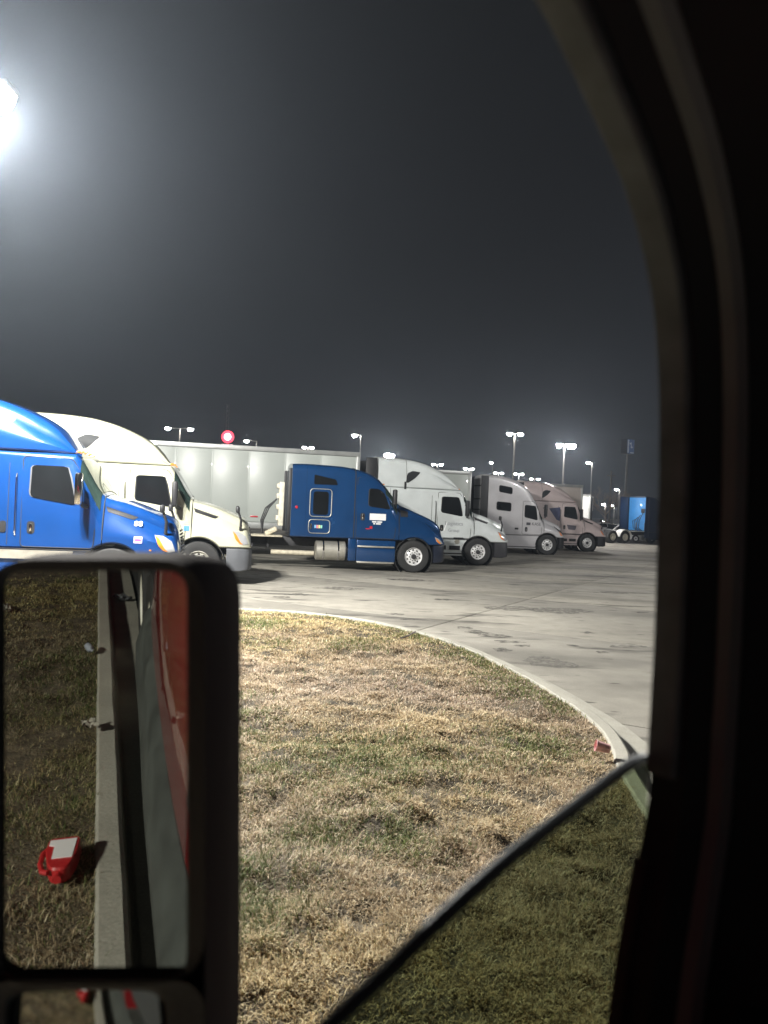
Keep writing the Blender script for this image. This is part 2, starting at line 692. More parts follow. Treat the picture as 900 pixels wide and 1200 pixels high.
def tractor(name, label, loc, S, rz=HEAD, group="semi trucks parked side by side across the lot"):
    root = thing(name, label, "truck", loc, rz, group)
    P = S['paint']
    top = S['top']
    nose = S['nose']
    cowl = S['cowl']
    rear = S['rear']
    seam = S.get('seam')
    wb = S.get('wb', 1.23)
    ar = arch(S.get('zf', 0.92), S.get('zr', 1.0))
    ex = [math.copysign(v, s) for v in (0.63, 0.6, 0.55, 0.5, 0.4, 0.3, 0.2, 0.1, 0.645, 0.65) for s in (-1, 1)]
    # hood with its fenders
    hood = Loft(cowl + 0.008, nose, top, ar,
                [(nose, wb - 0.22), (nose - 0.05, wb - 0.14), (nose - 0.2, wb - 0.05), (nose - 0.5, wb - 0.01), (cowl, wb)],
                [(nose, 0.62), (nose - 0.15, 0.80), (nose - 0.6, 0.92), (cowl, 1.06)],
                [(nose, 1.0), (nose - 0.6, 1.22), (cowl, 1.30)],
                [(nose, 0.10), (nose - 0.3, 0.22), (cowl, 0.20)], 0.05, 0.05, ex + [nose - 0.02, nose - 0.05])
    hood.fill(MB()).build("hood", P, root)
    ctop = (lambda x: min(float(pchip(top, [x])[0]), seam)) if seam else top
    brow = S['brow']
    cab = Loft(rear, cowl - 0.008, ctop, ar, wb,
               [(cowl, 1.06), (cowl - 0.3, 1.10), (brow, 1.14), (brow - 0.5, wb - 0.03), (rear, wb - 0.01)],
               [(cowl, 1.35), (cowl - 0.25, 1.9), (brow, S.get('zm', 2.3)), (rear, S.get('zm', 2.3) + 0.2)],
               [(cowl, 0.18), (brow, 0.30 if seam is None else 0.16), (rear, 0.22 if seam is None else 0.02)],
               0.05, 0.06, ex)
    cab.fill(MB()).build("cab", P, root)
    up = cab
    if seam:
        fair = Loft(rear + 0.06, S['fair0'], top, seam + 0.014,
                    [(S['fair0'], 0.95), (S['fair0'] - 0.1, 1.03), (S['fair0'] - 0.5, 1.14), (S['fair0'] - 1.2, wb - 0.02), (rear, wb - 0.01)],
                    [(S['fair0'], 0.85), (S['fair0'] - 0.3, 0.95), (S['fair0'] - 1.2, 1.06), (rear, 1.12)],
                    [(S['fair0'], seam), (S['fair0'] - 1, seam + 0.25), (rear, seam + 0.6)],
                    [(S['fair0'], 0.06), (S['fair0'] - 0.5, 0.28), (rear, 0.26)], 0.04, 0.06)
        fair.fill(MB()).build("roof_fairing", P, root)
        up = fair
        if S.get('fair_seam'):
            xx = S['fair_seam']
            h = fair.half(xx)
            stuff_pts = [Vector((xx, -y - 0.003, z)) for y, z in h[1:]]
            MB().tube(stuff_pts, 0.007, 5).build("fairing_joint", SEAM, root)
    # windscreen
    wx0, wx1 = S['ws']
    cab.patch(wx0, wx1, 8, 7, None, 0.012).build("windshield", WINDSHIELD, root)
    # bumper
    bz0, bz1 = S.get('bz', (0.33, 0.905))
    bump = Loft(0.665, nose + 0.03, bz1, [(0.665, bz0), (nose - 0.3, bz0), (nose + 0.03, bz0 + 0.06)],
                [(nose + 0.03, wb - 0.34), (nose - 0.02, wb - 0.18), (nose - 0.15, wb - 0.06), (nose - 0.4, wb - 0.01), (0.66, wb - 0.01)],
                [(nose + 0.03, wb - 0.38), (nose - 0.02, wb - 0.22), (nose - 0.15, wb - 0.1), (nose - 0.4, wb - 0.03), (0.66, wb - 0.03)],
                0.6, 0.05, 0.0, 0.04)
    bump.fill(MB()).build("bumper", S.get('bumper', GREY_PL), root)
    # grille across the front
    g = MB()
    for i in range(7):
        g.box((nose - 0.004 - max(0, i - 3) * 0.014, 0, 0.98 + i * 0.07), (0.03, 0.9 - 0.05 * i, 0.035), 0.008)
    stuff(g.build("grille", BLACK, root))
    # dark wheel-well liner, inside the fender
    MB().lathe([(0.62, -0.35), (0.638, -0.35), (0.638, 0.30), (0.62, 0.30)],
               Matrix.Translation((0, -0.86, 0.50)) @ Matrix.Rotation(R(90), 4, 'X'), 32, False).build("wheel_liner", SEAM, root)
    # lower skirts
    if S.get('skirt'):
        x0, x1, z0, z1 = S['skirt']
        sk = Loft(x0, x1, z1, z0, wb - 0.01, wb - 0.01, 0.7, 0.02, 0, 0.2)
        m = MB()
        prof = [(x0, z0), (x1 - 0.07, z0)]
        n = 8
        for i in range(n + 1):
            z = z0 + (z1 - z0) * i / n
            dx = math.sqrt(max(0, 0.66 ** 2 - (z - 0.5) ** 2))
            prof.append((-dx - 0.005, z))
        prof.append((x0, z1))
        m.slab([Vector((x, -(wb - 0.012), z)) for x, z in prof], [Vector((x, -(wb - 0.06), z)) for x, z in prof])
        m.build("side_skirt", S.get('skirt_mat', P), root)
        s2 = MB()
        s2.slab([Vector((x, -(wb + 0.002), z)) for x, z in rect(x0 + 0.5, x1 - 0.15, z0 + 0.06, z0 + 0.10)],
                [Vector((x, -(wb - 0.05), z)) for x, z in rect(x0 + 0.5, x1 - 0.15, z0 + 0.06, z0 + 0.10)])
        s2.build("step", BLACK, root)
    # door
    dz0, dz1 = S['door_z']
    d0, d1 = S['door_x']
    dp = rpoly([(d0, dz0), (d1 - 0.02, dz0), (d1, dz0 + 0.25), (d1, S['belt'] - 0.02), (S['pillar'], dz1), (d0, dz1)], 0.08)
    dm = MB()
    cab.decal(dp, 0.004, 0.03, sub=2, mb=dm)
    # dark gap round the door: a hairline frame
    gap = MB()
    ptsd = [Vector((x, -(cab.side_y(x, z) + 0.004), z)) for x, z in dp]
    gap.tube(ptsd + [ptsd[0]], 0.009, 5, cap=False)
    door = dm.build("door", P, root)
    gap.build("door_seal", SEAM, door)
    wp = S['dwin']
    cab.decal(rpoly([(x + (0.03 if x > -0.9 else -0.03), z) for x, z in wp], 0.09), 0.010, 0.02).build("window_frame", SEAM if not S.get('wframe') else S['wframe'], door)
    win = cab.decal(rpoly(wp, 0.08), 0.016, 0.02).build("window", WGLASS, door)
    hx, hz = S.get('handle', (d0 + 0.22, 1.42))
    hd = MB()
    cab.decal(rpoly(rect(hx - 0.07, hx + 0.07, hz - 0.12, hz + 0.12), 0.06), 0.010, 0.02, mb=hd)
    h_ = hd.build("door_handle", BLACK, door)
    MB().box((hx, -(cab.side_y(hx, hz) + 0.025), hz), (0.045, 0.03, 0.15), 0.012).build("grip", CHROME, h_)
    if S.get('side_hatch'):
        x, z = S['side_hatch']
        cab.decal(rpoly(rect(x - 0.06, x + 0.06, z - 0.11, z + 0.11), 0.05), 0.012, 0.02).build("hatch_handle", BLACK, root)
    for w in S.get('sleep_win', []):
        lf = up if (seam and w[2] > seam) else cab
        wo_ = rpoly([(x, z) for x, z in w[3]], w[4])
        if w[0]:
            fr = rpoly([(x + w[0] * sx, z + w[0] * sz) for (x, z), sx, sz in zip(w[3], (-1, 1, 1, -1), (-1, -1, 1, 1))], w[4] + w[0])
            lf.decal(fr, 0.008, 0.02).build("window_frame", w[1], root)
        lf.decal(wo_, 0.018, 0.03).build("sleeper_window", FWIN if lf is not cab else WGLASS, root)
    # headlights
    if S.get('lamp'):
        hl = hood.decal(S['lamp'], 0.010, 0.05, sub=2).build("headlight", CLEAR, root)
        hood.decal(S['amber'], 0.016, 0.05, sub=2).build("turn_signal", AMBER, hl)
    if S.get('vent'):
        hood.decal(S['vent'], 0.008, 0.03, sub=3).build("hood_vent", BLACK, root)
    if seam:
        for x in (-1.92, -3.55):
            MB().tube([(x, -(cab.side_y(x, z) + 0.001), z) for z in np.linspace(1.06, 2.84, 8)], 0.007, 5).build("panel_joint", SEAM, root)
        MB().tube([(-1.78, -(wb + 0.0), 1.25), (-1.78, -(wb + 0.05), 1.32), (-1.78, -(wb + 0.05), 2.35), (-1.78, -(wb + 0.0), 2.42)], 0.016, 6).build("grab_handle", CHROME, root)
        for x in (-2.6, -3.3):
            cab.decal(rpoly(rect(x - 0.04, x + 0.04, 1.10, 1.14), 0.015), 0.012, 0.02).build("side_marker", AMBER, root)
        MB().box((-2.2, -(wb + 0.004), 0.985), (3.6, 0.03, 0.02), 0.004).build("lower_trim", BLACK, root)
        for x, w in ((-0.95, 0.42), (-1.5, 0.42)):
            MB().box((x, -(wb - 0.008), 0.66), (w, 0.03, 0.16), 0.012).build("step_recess", BLACK, root)
    MB().tube([(wx0 - 0.02, -0.2, ctop(wx0) + 0.05 if callable(ctop) else 2.0), (wx0 - 0.28, -0.75, (ctop(wx0 - 0.28) if callable(ctop) else 2.4) - 0.02)], 0.014, 5).build("wiper", BLACK, root)
    # panel between hood and door
    sy = cab.side_y(cowl, 1.5)
    MB().tube([(cowl, -(cab.side_y(cowl - 0.02, z) + 0.0), z) for z in np.linspace(1.2, S['belt'] + 0.06, 8)], 0.011, 5).build("hood_gap", SEAM, root)
    # mirrors on both doors
    mx, mz = S['mirror']
    for sd in (-1, 1):
        yy = sd * (wb + 0.30)
        mm = MB().box((mx, yy, mz), (0.13, 0.24, S.get('mh', 0.62)), 0.045).build("side_mirror", S.get('mirror_mat', BLACK), root)
        a = MB()
        a.tube([(mx, yy, mz - 0.2), (mx + 0.05, sd * (wb + 0.12), mz - 0.32), (mx + 0.12, sd * (wb - 0.06), mz - 0.34)], 0.045, 8)
        a.build("mirror_arm", BLACK, mm)
        MB().tube([(mx, yy, mz + 0.22), (mx, sd * (wb - 0.04), mz + 0.12)], 0.02, 6).build("mirror_brace", BLACK, mm)
    if S.get('hoodm'):
        hx, hz, ang = S['hoodm']
        for sd in (-1, 1):
            b_ = hood.side_y(hx, 1.35)
            base = Vector((hx, sd * b_, 1.35))
            topv = Vector((hx - 0.08, sd * (b_ + 0.06), hz))
            hm = MB().box(topv, (0.10, 0.16, 0.17), 0.045).build("hood_mirror", BLACK, root)
            MB().tube([base, base.lerp(topv, 0.5) + Vector((0.05, sd * 0.05, 0)), topv], 0.035, 8, 0.025).build("mirror_arm", BLACK, hm)
    # marker lamps along the brow
    for i in range(5):
        y = (-0.8, -0.4, 0, 0.4, 0.8)[i]
        if seam:
            x = S['fair0'] - 0.10
            hh = fair.half(x)
            zz = np.interp(abs(y), [p[0] for p in hh[::-1]], [p[1] for p in hh[::-1]])
        else:
            x = brow - 0.05
            hh = cab.half(x)
            zz = np.interp(abs(y), [p[0] for p in hh[::-1]], [p[1] for p in hh[::-1]])
        MB().box((x, y, zz + 0.012), (0.10, 0.09, 0.04), 0.014).build("marker_lamp", AMBER, root)
    # cab extenders and the back of the cab
    if S.get('ext'):
        el, ez0, ez1 = S['ext']
        em = S.get('ext_mat', BLACK)
        for sd in (-1, 1):
            el = S.get('ext_near', S['ext'][0]) if sd < 0 else S['ext'][0]
            MB().box((rear - el / 2 - 0.004, sd * (wb - 0.035), (ez0 + ez1) / 2), (el, 0.035, ez1 - ez0), 0.012).build("side_extender", em, root)
    if S.get('back'):
        MB().box((rear - 0.016, 0, (1.1 + S['back'][1]) / 2), (0.02, 2.2, S['back'][1] - 1.1), 0.006).build("cab_back", S['back'][0], root)
    # chassis
    ch = MB()
    r_end = S.get('frame_end', -7.0)
    for sd in (-1, 1):
        ch.box(((0.9 + r_end) / 2, sd * 0.43, 0.84), (0.9 - r_end, 0.09, 0.27), 0.012)
    for x in np.arange(r_end + 0.1, -0.5, 1.1):
        ch.box((x, 0, 0.84), (0.12, 0.8, 0.2), 0.01)
    ch.tube([(0, -1.0, 0.5), (0, 1.0, 0.5)], 0.07, 8)
    ch.build("chassis", FRAME, root)
    for sd in (-1, 1):
        add_wheel(root, 0, sd * (wb - 0.165), kind=S.get('rim', 'rim_s'), side=sd)
    for x in S.get('drive', []):
        for sd in (-1, 1):
            add_wheel(root, x, sd * (wb - 0.17), kind=S.get('rim_r', 'rim_d'), side=sd)
            add_wheel(root, x, sd * (wb - 0.50), kind='rim_dd', side=sd)
    return root, hood, cab, up


# profile of the high-roof sleeper with a one-piece fairing
C_TOP = [(1.26, 1.02), (1.24, 1.22), (1.20, 1.42), (1.13, 1.56), (1.0, 1.64), (0.83, 1.71), (0.5, 1.84), (0.15, 1.95), (-0.17, 2.03),
         (-0.24, 2.08), (-0.66, 2.74), (-0.75, 2.86), (-0.98, 3.14), (-1.21, 3.37), (-1.6, 3.60), (-2.25, 3.84), (-2.77, 3.94), (-3.4, 3.98), (-4.2, 3.99)]


def casc(**kw):
    S = dict(top=C_TOP, nose=1.26, cowl=-0.20, rear=-4.1, brow=-0.70, seam=2.86, fair0=-0.68, ws=(-0.27, -0.66),
             door_x=(-1.68, -0.34), door_z=(1.03, 2.76), belt=2.0, pillar=-0.80,
             dwin=[(-1.53, 1.99), (-0.70, 1.86), (-0.86, 2.60), (-1.52, 2.60)],
             handle=(-1.50, 1.40), mirror=(-0.60, 2.18), hoodm=(0.98, 1.86, 0),
             lamp=[(0.78, 1.33), (0.95, 1.31), (1.12, 1.20), (1.19, 1.02), (1.05, 0.99), (0.93, 1.08), (0.83, 1.22)],
             amber=[(0.80, 1.315), (0.88, 1.25), (1.0, 1.06), (1.06, 1.01), (0.97, 1.03), (0.86, 1.14)],
             vent=[(-0.16, 1.86), (-0.14, 1.76), (0.36, 1.61), (0.44, 1.67)],
             skirt=(-4.05, -0.5, 0.36, 0.975), side_hatch=(-2.0, 1.40), fair_seam=-2.95,
             sleep_win=[(0, SEAM, 3.3, [(-2.97, 3.06), (-2.93, 3.40), (-2.72, 3.51), (-2.40, 3.47), (-2.62, 3.24), (-2.88, 3.05)], 0.06)],
             ext=(0.34, 1.1, 3.9), frame_end=-6.9, drive=())
    S.update(kw)
    return S


# 1 bright blue, nearest
tF, hF, cF, uF = tractor("semi_truck", "bright blue sleeper truck at the left edge, nearest, cut off by the frame",
                         place(-5.28, 15.0), casc(paint=P_BLUE, bumper=P_BLUE, skirt_mat=P_BLUE, mirror_mat=CHROME, wframe=GREY_PL))
MB().slab([Vector((x, -1.262, z)) for x, z in rect(-4.0, -0.72, 0.80, 0.965)],
          [Vector((x, -1.20, z)) for x, z in rect(-4.0, -0.72, 0.80, 0.965)]).build("silver_sill", ALU, tF)
me = text_mesh("unit_number", "88", 0.17, DECAL_W)
sl_ = (hF.side_y(0.46, 1.68) - hF.side_y(0.46, 1.50)) / 0.18
link_mesh("unit_number", me, tF, Matrix.Translation((0.46, -(hF.side_y(0.46, 1.50) + 0.03), 1.50)) @ SIDE_TXT @ Matrix.Rotation(math.atan(sl_), 4, 'X'))
st = MB()
hF.decal(rect(0.40, 0.56, 1.165, 1.29), 0.008, 0.02, mb=st)
st.build("sticker", mat("violet_white_decal", (0.55, 0.45, 0.75), 0.5), tF)
hF.decal(rect(0.42, 0.54, 1.21, 1.245), 0.010, 0.02).build("sticker_stripe", mat("violet_decal", (0.25, 0.06, 0.4), 0.5), tF)
hF.decal([(0.70, 1.02), (0.74, 1.02), (0.74, 1.045), (0.70, 1.045)], 0.01, 0.02).build("side_marker", AMBER, tF)

# 2 ivory
tA, hA, cA, uA = tractor("semi_truck", "ivory white sleeper truck with grey plastic bumper, between bright blue truck and long grey trailer",
                         place(-4.48, 18.75), casc(paint=P_IVORY, bumper=GREY_PL, rim='rim_w'))
cA.decal(rect(-0.40 + 0.02, -0.40 + 0.15, 1.30, 1.42), 0.010, 0.02).build("sticker", DECAL_B, tA)
for i in range(2):
    cA.decal(rect(-0.40, -0.40 + 0.16, 1.46 + i * 0.05, 1.475 + i * 0.05), 0.010, 0.02).build("sticker_text", DECAL_G, tA)

# 3 navy mid-roof, no trailer
K_TOP = [(1.07, 1.0), (1.055, 1.25), (1.0, 1.43), (0.93, 1.54), (0.8, 1.66), (0.5, 1.81), (0.13, 1.95), (-0.25, 2.10), (-0.53, 2.21),
         (-0.60, 2.27), (-0.77, 2.49), (-0.95, 2.71), (-1.2, 2.96), (-1.55, 3.15), (-1.95, 3.27), (-2.53, 3.34), (-3.6, 3.36), (-4.12, 3.33)]
KX = lambda p: (p - 483.4) / 34.8
KZ = lambda p, y: (671 - y + (p - 485) * 0.045) / 36.0
S = dict(paint=P_NAVY, bumper=mat("dark_bumper", (0.012, 0.016, 0.03), 0.4, coat=0.4), top=K_TOP, nose=1.07, cowl=-0.53, rear=-4.05,
         brow=-1.0, ws=(-0.60, -1.02), zr=1.04, zm=2.5, door_x=(-1.95, -0.66), door_z=(1.07, 3.02), belt=2.1, pillar=-1.25,
         dwin=[(-1.56, 2.10), (-0.86, 2.02), (-1.05, 2.50), (-1.22, 2.66), (-1.56, 2.68)], handle=(-1.75, 1.75), mirror=(-0.78, 2.42),
         lamp=[(0.68, 1.18), (0.82, 1.13), (0.98, 0.98), (0.88, 0.96), (0.74, 1.03)],
         amber=[(0.71, 1.15), (0.78, 1.10), (0.90, 0.98), (0.84, 0.975), (0.75, 1.05)],
         vent=[(-0.48, 2.02), (-0.48, 1.80), (-0.22, 1.80), (-0.22, 1.97)],
         sleep_win=[(0, SEAM, 0, [(KX(366.7), 2.72), (KX(393), 2.73), (KX(391), 2.90), (KX(366.7), 3.03)], 0.04),
                    (0.09, P_NAVY, 0, [(KX(366.5), 1.76), (KX(383.5), 1.76), (KX(383.5), 2.50), (KX(366.5), 2.50)], 0.10)],
         ext=(0.10, 1.12, 3.2), frame_end=-8.0, drive=(-6.0, -7.3), rim_r='rim_d', mh=0.5)
tB, hB, cB, uB = tractor("semi_truck", "navy blue mid-roof sleeper truck without a trailer, polished fuel tank and white door sign", place(1.04, 25.0), S)
for (x0, x1, z0, z1) in ((KX(363), KX(387), 1.70, 2.58), (KX(362.5), KX(386), 1.17, 1.60)):
    p_ = rpoly(rect(x0, x1, z0, z1), 0.12)
    q_ = [Vector((x, -(cB.side_y(x, z) + 0.012), z)) for x, z in p_]
    MB().tube(q_ + [q_[0]], 0.014, 6, cap=False).build("hatch_trim", ALU, tB)
for i, c_ in enumerate(((0.20, 0.45, 0.7), (0.7, 0.25, 0.3), (0.75, 0.7, 0.3), (0.25, 0.6, 0.5))):
    cB.decal(rect(KX(369) + i * 0.065, KX(369) + i * 0.065 + 0.055, 1.33, 1.43), 0.012, 0.02).build("hatch_sticker", mat("sticker_col%d" % i, c_, 0.5), tB)
cB.decal(rpoly(rect(KX(364), KX(366), 1.30, 1.47), 0.02), 0.014, 0.02).build("hatch_latch", CHROME, tB)
cB.decal(rect(KX(430.5), KX(449), 1.66, 1.87), 0.012, 0.02).build("door_sign", DECAL_W, tB)
for (a, b, z) in ((433.5, 438.5, 1.605), (439.3, 445, 1.605), (435, 437, 1.545), (438, 443.5, 1.545)):
    cB.decal(rect(KX(a), KX(b), z - 0.022, z + 0.022), 0.012, 0.02).build("sign_text", DECAL_W, tB)
for (a, b, z0, z1) in ((426.5, 431, 1.36, 1.39), (431, 434, 1.38, 1.46)):
    cB.decal(rect(KX(a), KX(b), z0, z1), 0.012, 0.02).build("red_emblem", RED_LENS, tB)
MB().lathe([(0.05, 0), (0.04, 0.03), (0, 0.03)], Matrix.Translation((KX(348.5), -(cB.side_y(-3.87, 1.95) + 0.0), 1.97)) @ Matrix.Rotation(R(90), 4, 'X'), 12).build("side_marker", RED_LENS, tB)
# sleeper joint
q_ = [Vector((-2.02, -(y + 0.003), z)) for y, z in cB.half(-2.02)[1:]]
MB().tube(q_, 0.016, 5).build("sleeper_joint", SEAM, tB)
q_ = [Vector((-3.58, -(y + 0.003), z)) for y, z in cB.half(-3.58)[1:]]
MB().tube(q_, 0.008, 5).build("sleeper_joint", P_NAVY, tB)
tank = MB()
tank.lathe([(0.27, 0), (0.315, 0.03), (0.315, 0.95), (0.27, 0.98)], Matrix.Translation((-3.2, -0.88, 0.62)) @ Matrix.Rotation(R(90), 4, 'Y'), 28)
tk = tank.build("fuel_tank", ALU, tB)
for x in (-2.98, -2.5):
    MB().lathe([(0.318, 0), (0.325, 0.0), (0.325, 0.05), (0.318, 0.05)], Matrix.Translation((x, -0.88, 0.62)) @ Matrix.Rotation(R(90), 4, 'Y'), 28).build("tank_strap", CHROME, tk)
MB().tube([(-4.6, -0.75, 0.50), (-3.22, -0.78, 0.50)], 0.075, 12).build("exhaust_pipe", CREAM, tB)
MB().box((-2.04, -1.10, 0.68), (0.26, 0.2, 0.72), 0.03).build("battery_box", P_NAVY, tB)
MB().box((-1.26, -1.12, 0.66), (1.28, 0.16, 0.70), 0.03).build("step_fairing", P_NAVY, tB)
for z in (0.80, 0.29):
    MB().box((-1.27, -1.19, z), (1.22, 0.14, 0.055), 0.015).build("step", ALU, tB)
MB().box((-4.95, -0.55, 1.02), (1.35, 1.1, 0.05), 0.01).build("deck_plate", CREAM, tB)
rk = MB()
rk.box((-4.34, -0.70, 2.05), (0.16, 0.5, 1.4), 0.02)
for z in (1.6, 1.95, 2.3, 2.62):
    rk.box((-4.44, -0.72, z), (0.12, 0.4, 0.16), 0.03)
rk = rk.build("headache_rack", mat("white_rack", (0.66, 0.63, 0.52), 0.5, var=0.2, scale=6), tB)
for i in range(3):
    MB().tube([(-4.48, -0.85 + i * 0.12, 2.2), (-4.72 - 0.05 * i, -0.85 + i * 0.12, 1.9), (-4.88 - 0.04 * i, -0.85 + i * 0.1, 1.5), (-4.90, -0.8, 1.08)], 0.022, 6).build("air_hose", BLACK, rk)
MB().box((-4.62, -0.62, 1.16), (0.42, 0.3, 0.16), 0.05, Matrix.Rotation(R(-28), 4, 'Y')).build("fifth_wheel_ramp", CREAM, tB)
for x in (-5.6, -5.2, -4.7):
    MB().box((x, -0.56, 0.85), (0.07, 0.12, 0.42), 0.01).build("frame_bracket", FRAME, tB)
MB().tube([(1.02, -1.05, 1.40), (1.10, -1.12, 1.68)], 0.013, 6).build("marker_wand", DECAL_W, tB)

# 4 grey white
tC, hC, cC, uC = tractor("semi_truck", "greyish white sleeper truck with grey lettering on its door, beside the navy truck",
                         place(3.70, 29.6), casc(paint=P_GREYW, bumper=mat("black_bumper", (0.03, 0.03, 0.034), 0.5), ext=(0.42, 1.1, 3.93)))
for txt, z, s_ in (("Logistics", 1.52, 0.21), ("Group", 1.27, 0.17)):
    me = text_mesh("door_lettering", txt, s_, DECAL_G)
    link_mesh("door_lettering", me, tC, Matrix.Translation((-1.02, -(cC.side_y(-1.0, 1.4) + 0.012), z)) @ SIDE_TXT)
MB().box((-3.0, -1.235, 2.95), (0.07, 0.05, 0.28), 0.012).build("fairing_hinge", BLACK, tC)
cC.decal(rpoly(rect(-1.02, -0.62, 1.0, 1.06), 0.02), 0.02, 0.03).build("step_light", BLACK, tC)
MB().lathe([(0.10, 0), (0.09, 0.02), (0, 0.02)], Matrix.Translation((-0.86, -1.22, 0.90)) @ Matrix.Rotation(R(90), 4, 'X'), 16).build("fuel_cap", ALU, tC)

# 5 warm silver with two sleeper windows
V_TOP = [(1.0, 0.98), (0.985, 1.2), (0.93, 1.38), (0.85, 1.48), (0.6, 1.62), (0.3, 1.73), (-0.05, 1.84), (-0.2, 1.89),
         (-0.27, 1.96), (-0.62, 2.66), (-0.70, 2.80), (-0.95, 3.17), (-1.4, 3.58), (-2.1, 3.86), (-2.9, 3.98), (-3.4, 3.98)]
S = dict(paint=P_SILV, bumper=BLACK, top=V_TOP, nose=1.0, cowl=-0.22, rear=-3.3, brow=-0.68, ws=(-0.29, -0.64), zr=0.98, zm=2.6,
         door_x=(-1.42, -0.36), door_z=(1.03, 2.72), belt=1.9, pillar=-0.82,
         dwin=[(-1.30, 1.90), (-0.62, 1.76), (-0.74, 2.50), (-1.30, 2.54)], handle=(-1.20, 1.28), mirror=(-0.30, 2.28),
         lamp=[(0.55, 1.30), (0.80, 1.16), (0.93, 1.0), (0.72, 1.02)], amber=[(0.62, 1.24), (0.74, 1.12), (0.84, 1.0), (0.70, 1.04)],
         vent=[(0.42, 1.52), (0.90, 1.16), (0.94, 1.04), (0.60, 1.26)],
         sleep_win=[(0.03, SEAM, 0, [(-2.72, 3.16), (-2.05, 3.06), (-2.05, 3.36), (-2.72, 3.46)], 0.07),
                    (0.03, SEAM, 0, [(-2.82, 2.24), (-2.08, 2.18), (-2.08, 2.58), (-2.82, 2.62)], 0.07)],
         skirt=(-3.3, -0.5, 0.30, 0.955), ext=(0.40, 1.1, 3.92), frame_end=-6.2, hoodm=None)
tD, hD, cD, uD = tractor("semi_truck", "warm silver sleeper truck with two small dark windows one above the other", place(8.50, 39.6), S)
me = text_mesh("door_lettering", "KASE", 0.22, DECAL_D)
link_mesh("door_lettering", me, tD, Matrix.Translation((-0.66, -(cD.side_y(-1.0, 1.5) + 0.012), 1.50)) @ SIDE_TXT)
cD.decal(rect(-1.20, -0.98, 1.50, 1.64), 0.012, 0.02).build("door_emblem", DECAL_D, tD)
for z in (3.45, 2.75, 2.2):
    MB().box((-3.37, 0, z), (0.05, 2.0, 0.06), 0.01).build("back_rail", BLACK, tD)
for x, z in ((-1.72, 1.30), (-2.05, 1.30)):
    cD.decal(rpoly(rect(x - 0.10, x + 0.10, z - 0.05, z + 0.05), 0.03), 0.010, 0.02).build("hatch_handle", BLACK if x > -2 else P_SILV, tD)

# 6 dusty white behind the silver one
tE, hE, cE, uE = tractor("semi_truck", "dusty pinkish white sleeper truck, furthest of the row, with black bumper",
                         place(12.05, 45.2), casc(paint=P_ROSE, bumper=BLACK))
cE.decal([(-2.5, 2.45), (-1.80, 2.55), (-1.80, 1.75), (-2.0, 1.8)], 0.010, 0.02).build("side_graphic", mat("navy_graphic", (0.05, 0.06, 0.14), 0.5), tE)
cE.decal([(-1.35, 1.55), (-0.75, 1.50), (-0.80, 1.25), (-1.25, 1.27)], 0.012, 0.02).build("door_graphic", mat("grey_graphic", (0.12, 0.11, 0.14), 0.5), tE)

# 7 blue tractor seen from behind, far right
psi = R(26)
rw = G(731, 637)
d_ = Vector((math.cos(psi), math.sin(psi), 0))
nrm = Vector((-math.sin(psi), math.cos(psi), 0))
loc7 = rw + d_ * 5.05 + nrm * 1.06
B_TOP = [(1.26, 1.02), (1.24, 1.22), (1.20, 1.42), (1.13, 1.56), (0.83, 1.71), (0.15, 1.95), (-0.17, 2.03), (-0.24, 2.08), (-0.66, 2.74),
         (-0.75, 2.86), (-0.98, 3.2), (-1.3, 3.6), (-1.7, 3.85), (-2.2, 3.92), (-2.7, 3.92)]
tG, hG, cG, uG = tractor("semi_truck", "dark blue tractor at the far right with blue cab back coloured as if lit, facing us",
                         tuple(loc7), casc(paint=P_FARB, bumper=P_FARB, top=B_TOP, rear=-2.55, seam=None, brow=-0.72, fair0=None,
                                           fair_seam=None, sleep_win=[], skirt=(-2.5, -0.5, 0.36, 0.975), side_hatch=None,
                                           ext=(0.95, 0.5, 3.9), ext_near=0.45, ext_mat=P_FARB, back=(P_LITB, 3.85), frame_end=-7.0, drive=(-5.05, -6.35),
                                           rim_r='rim_d', hoodm=None), rz=psi, group=None)
for i in range(4):
    MB().tube([(-2.66, -0.6 + i * 0.28, 2.6 - 0.2 * i), (-2.95, -0.5 + i * 0.25, 1.9), (-2.9, -0.4 + 0.2 * i, 1.3), (-2.6, -0.45 + 0.2 * i, 1.1)], 0.03, 6).build("air_hose", BLACK, tG)
MB().box((-2.63, -0.55, 2.75), (0.10, 0.34, 0.36), 0.03).build("junction_box", FRAME, tG)
for y in (-0.85, 0.1):
    MB().tube([(-2.68, y, 1.0), (-2.70, y, 1.75), (-2.62, y, 1.8)], 0.025, 6).build("grab_rail", CHROME, tG)
for x in (-5.05,):
    fm = MB()
    a = [(x + math.cos(q) * 0.66, 0.50 + math.sin(q) * 0.66) for q in np.linspace(R(20), R(175), 12)]
    b = [(x + math.cos(q) * 0.62, 0.50 + math.sin(q) * 0.62) for q in np.linspace(R(175), R(20), 12)]
    pl = a + b
    fm.slab([Vector((p, -1.26, z)) for p, z in pl], [Vector((p, -0.60, z)) for p, z in pl])
    fm.build("fender", mat("white_fender", (0.7, 0.7, 0.68), 0.4), tG)
MB().box((-3.3, -0.75, 1.02), (1.3, 0.6, 0.05), 0.01).build("deck_plate", ALU, tG)
for (z, x) in ((2.6, -1.2), (2.35, -1.15), (1.4, -1.6), (1.2, -1.55)):
    cG.decal(rect(x, x + 0.14, z, z + 0.10), 0.012, 0.02).build("side_sticker", DECAL_G, tG)


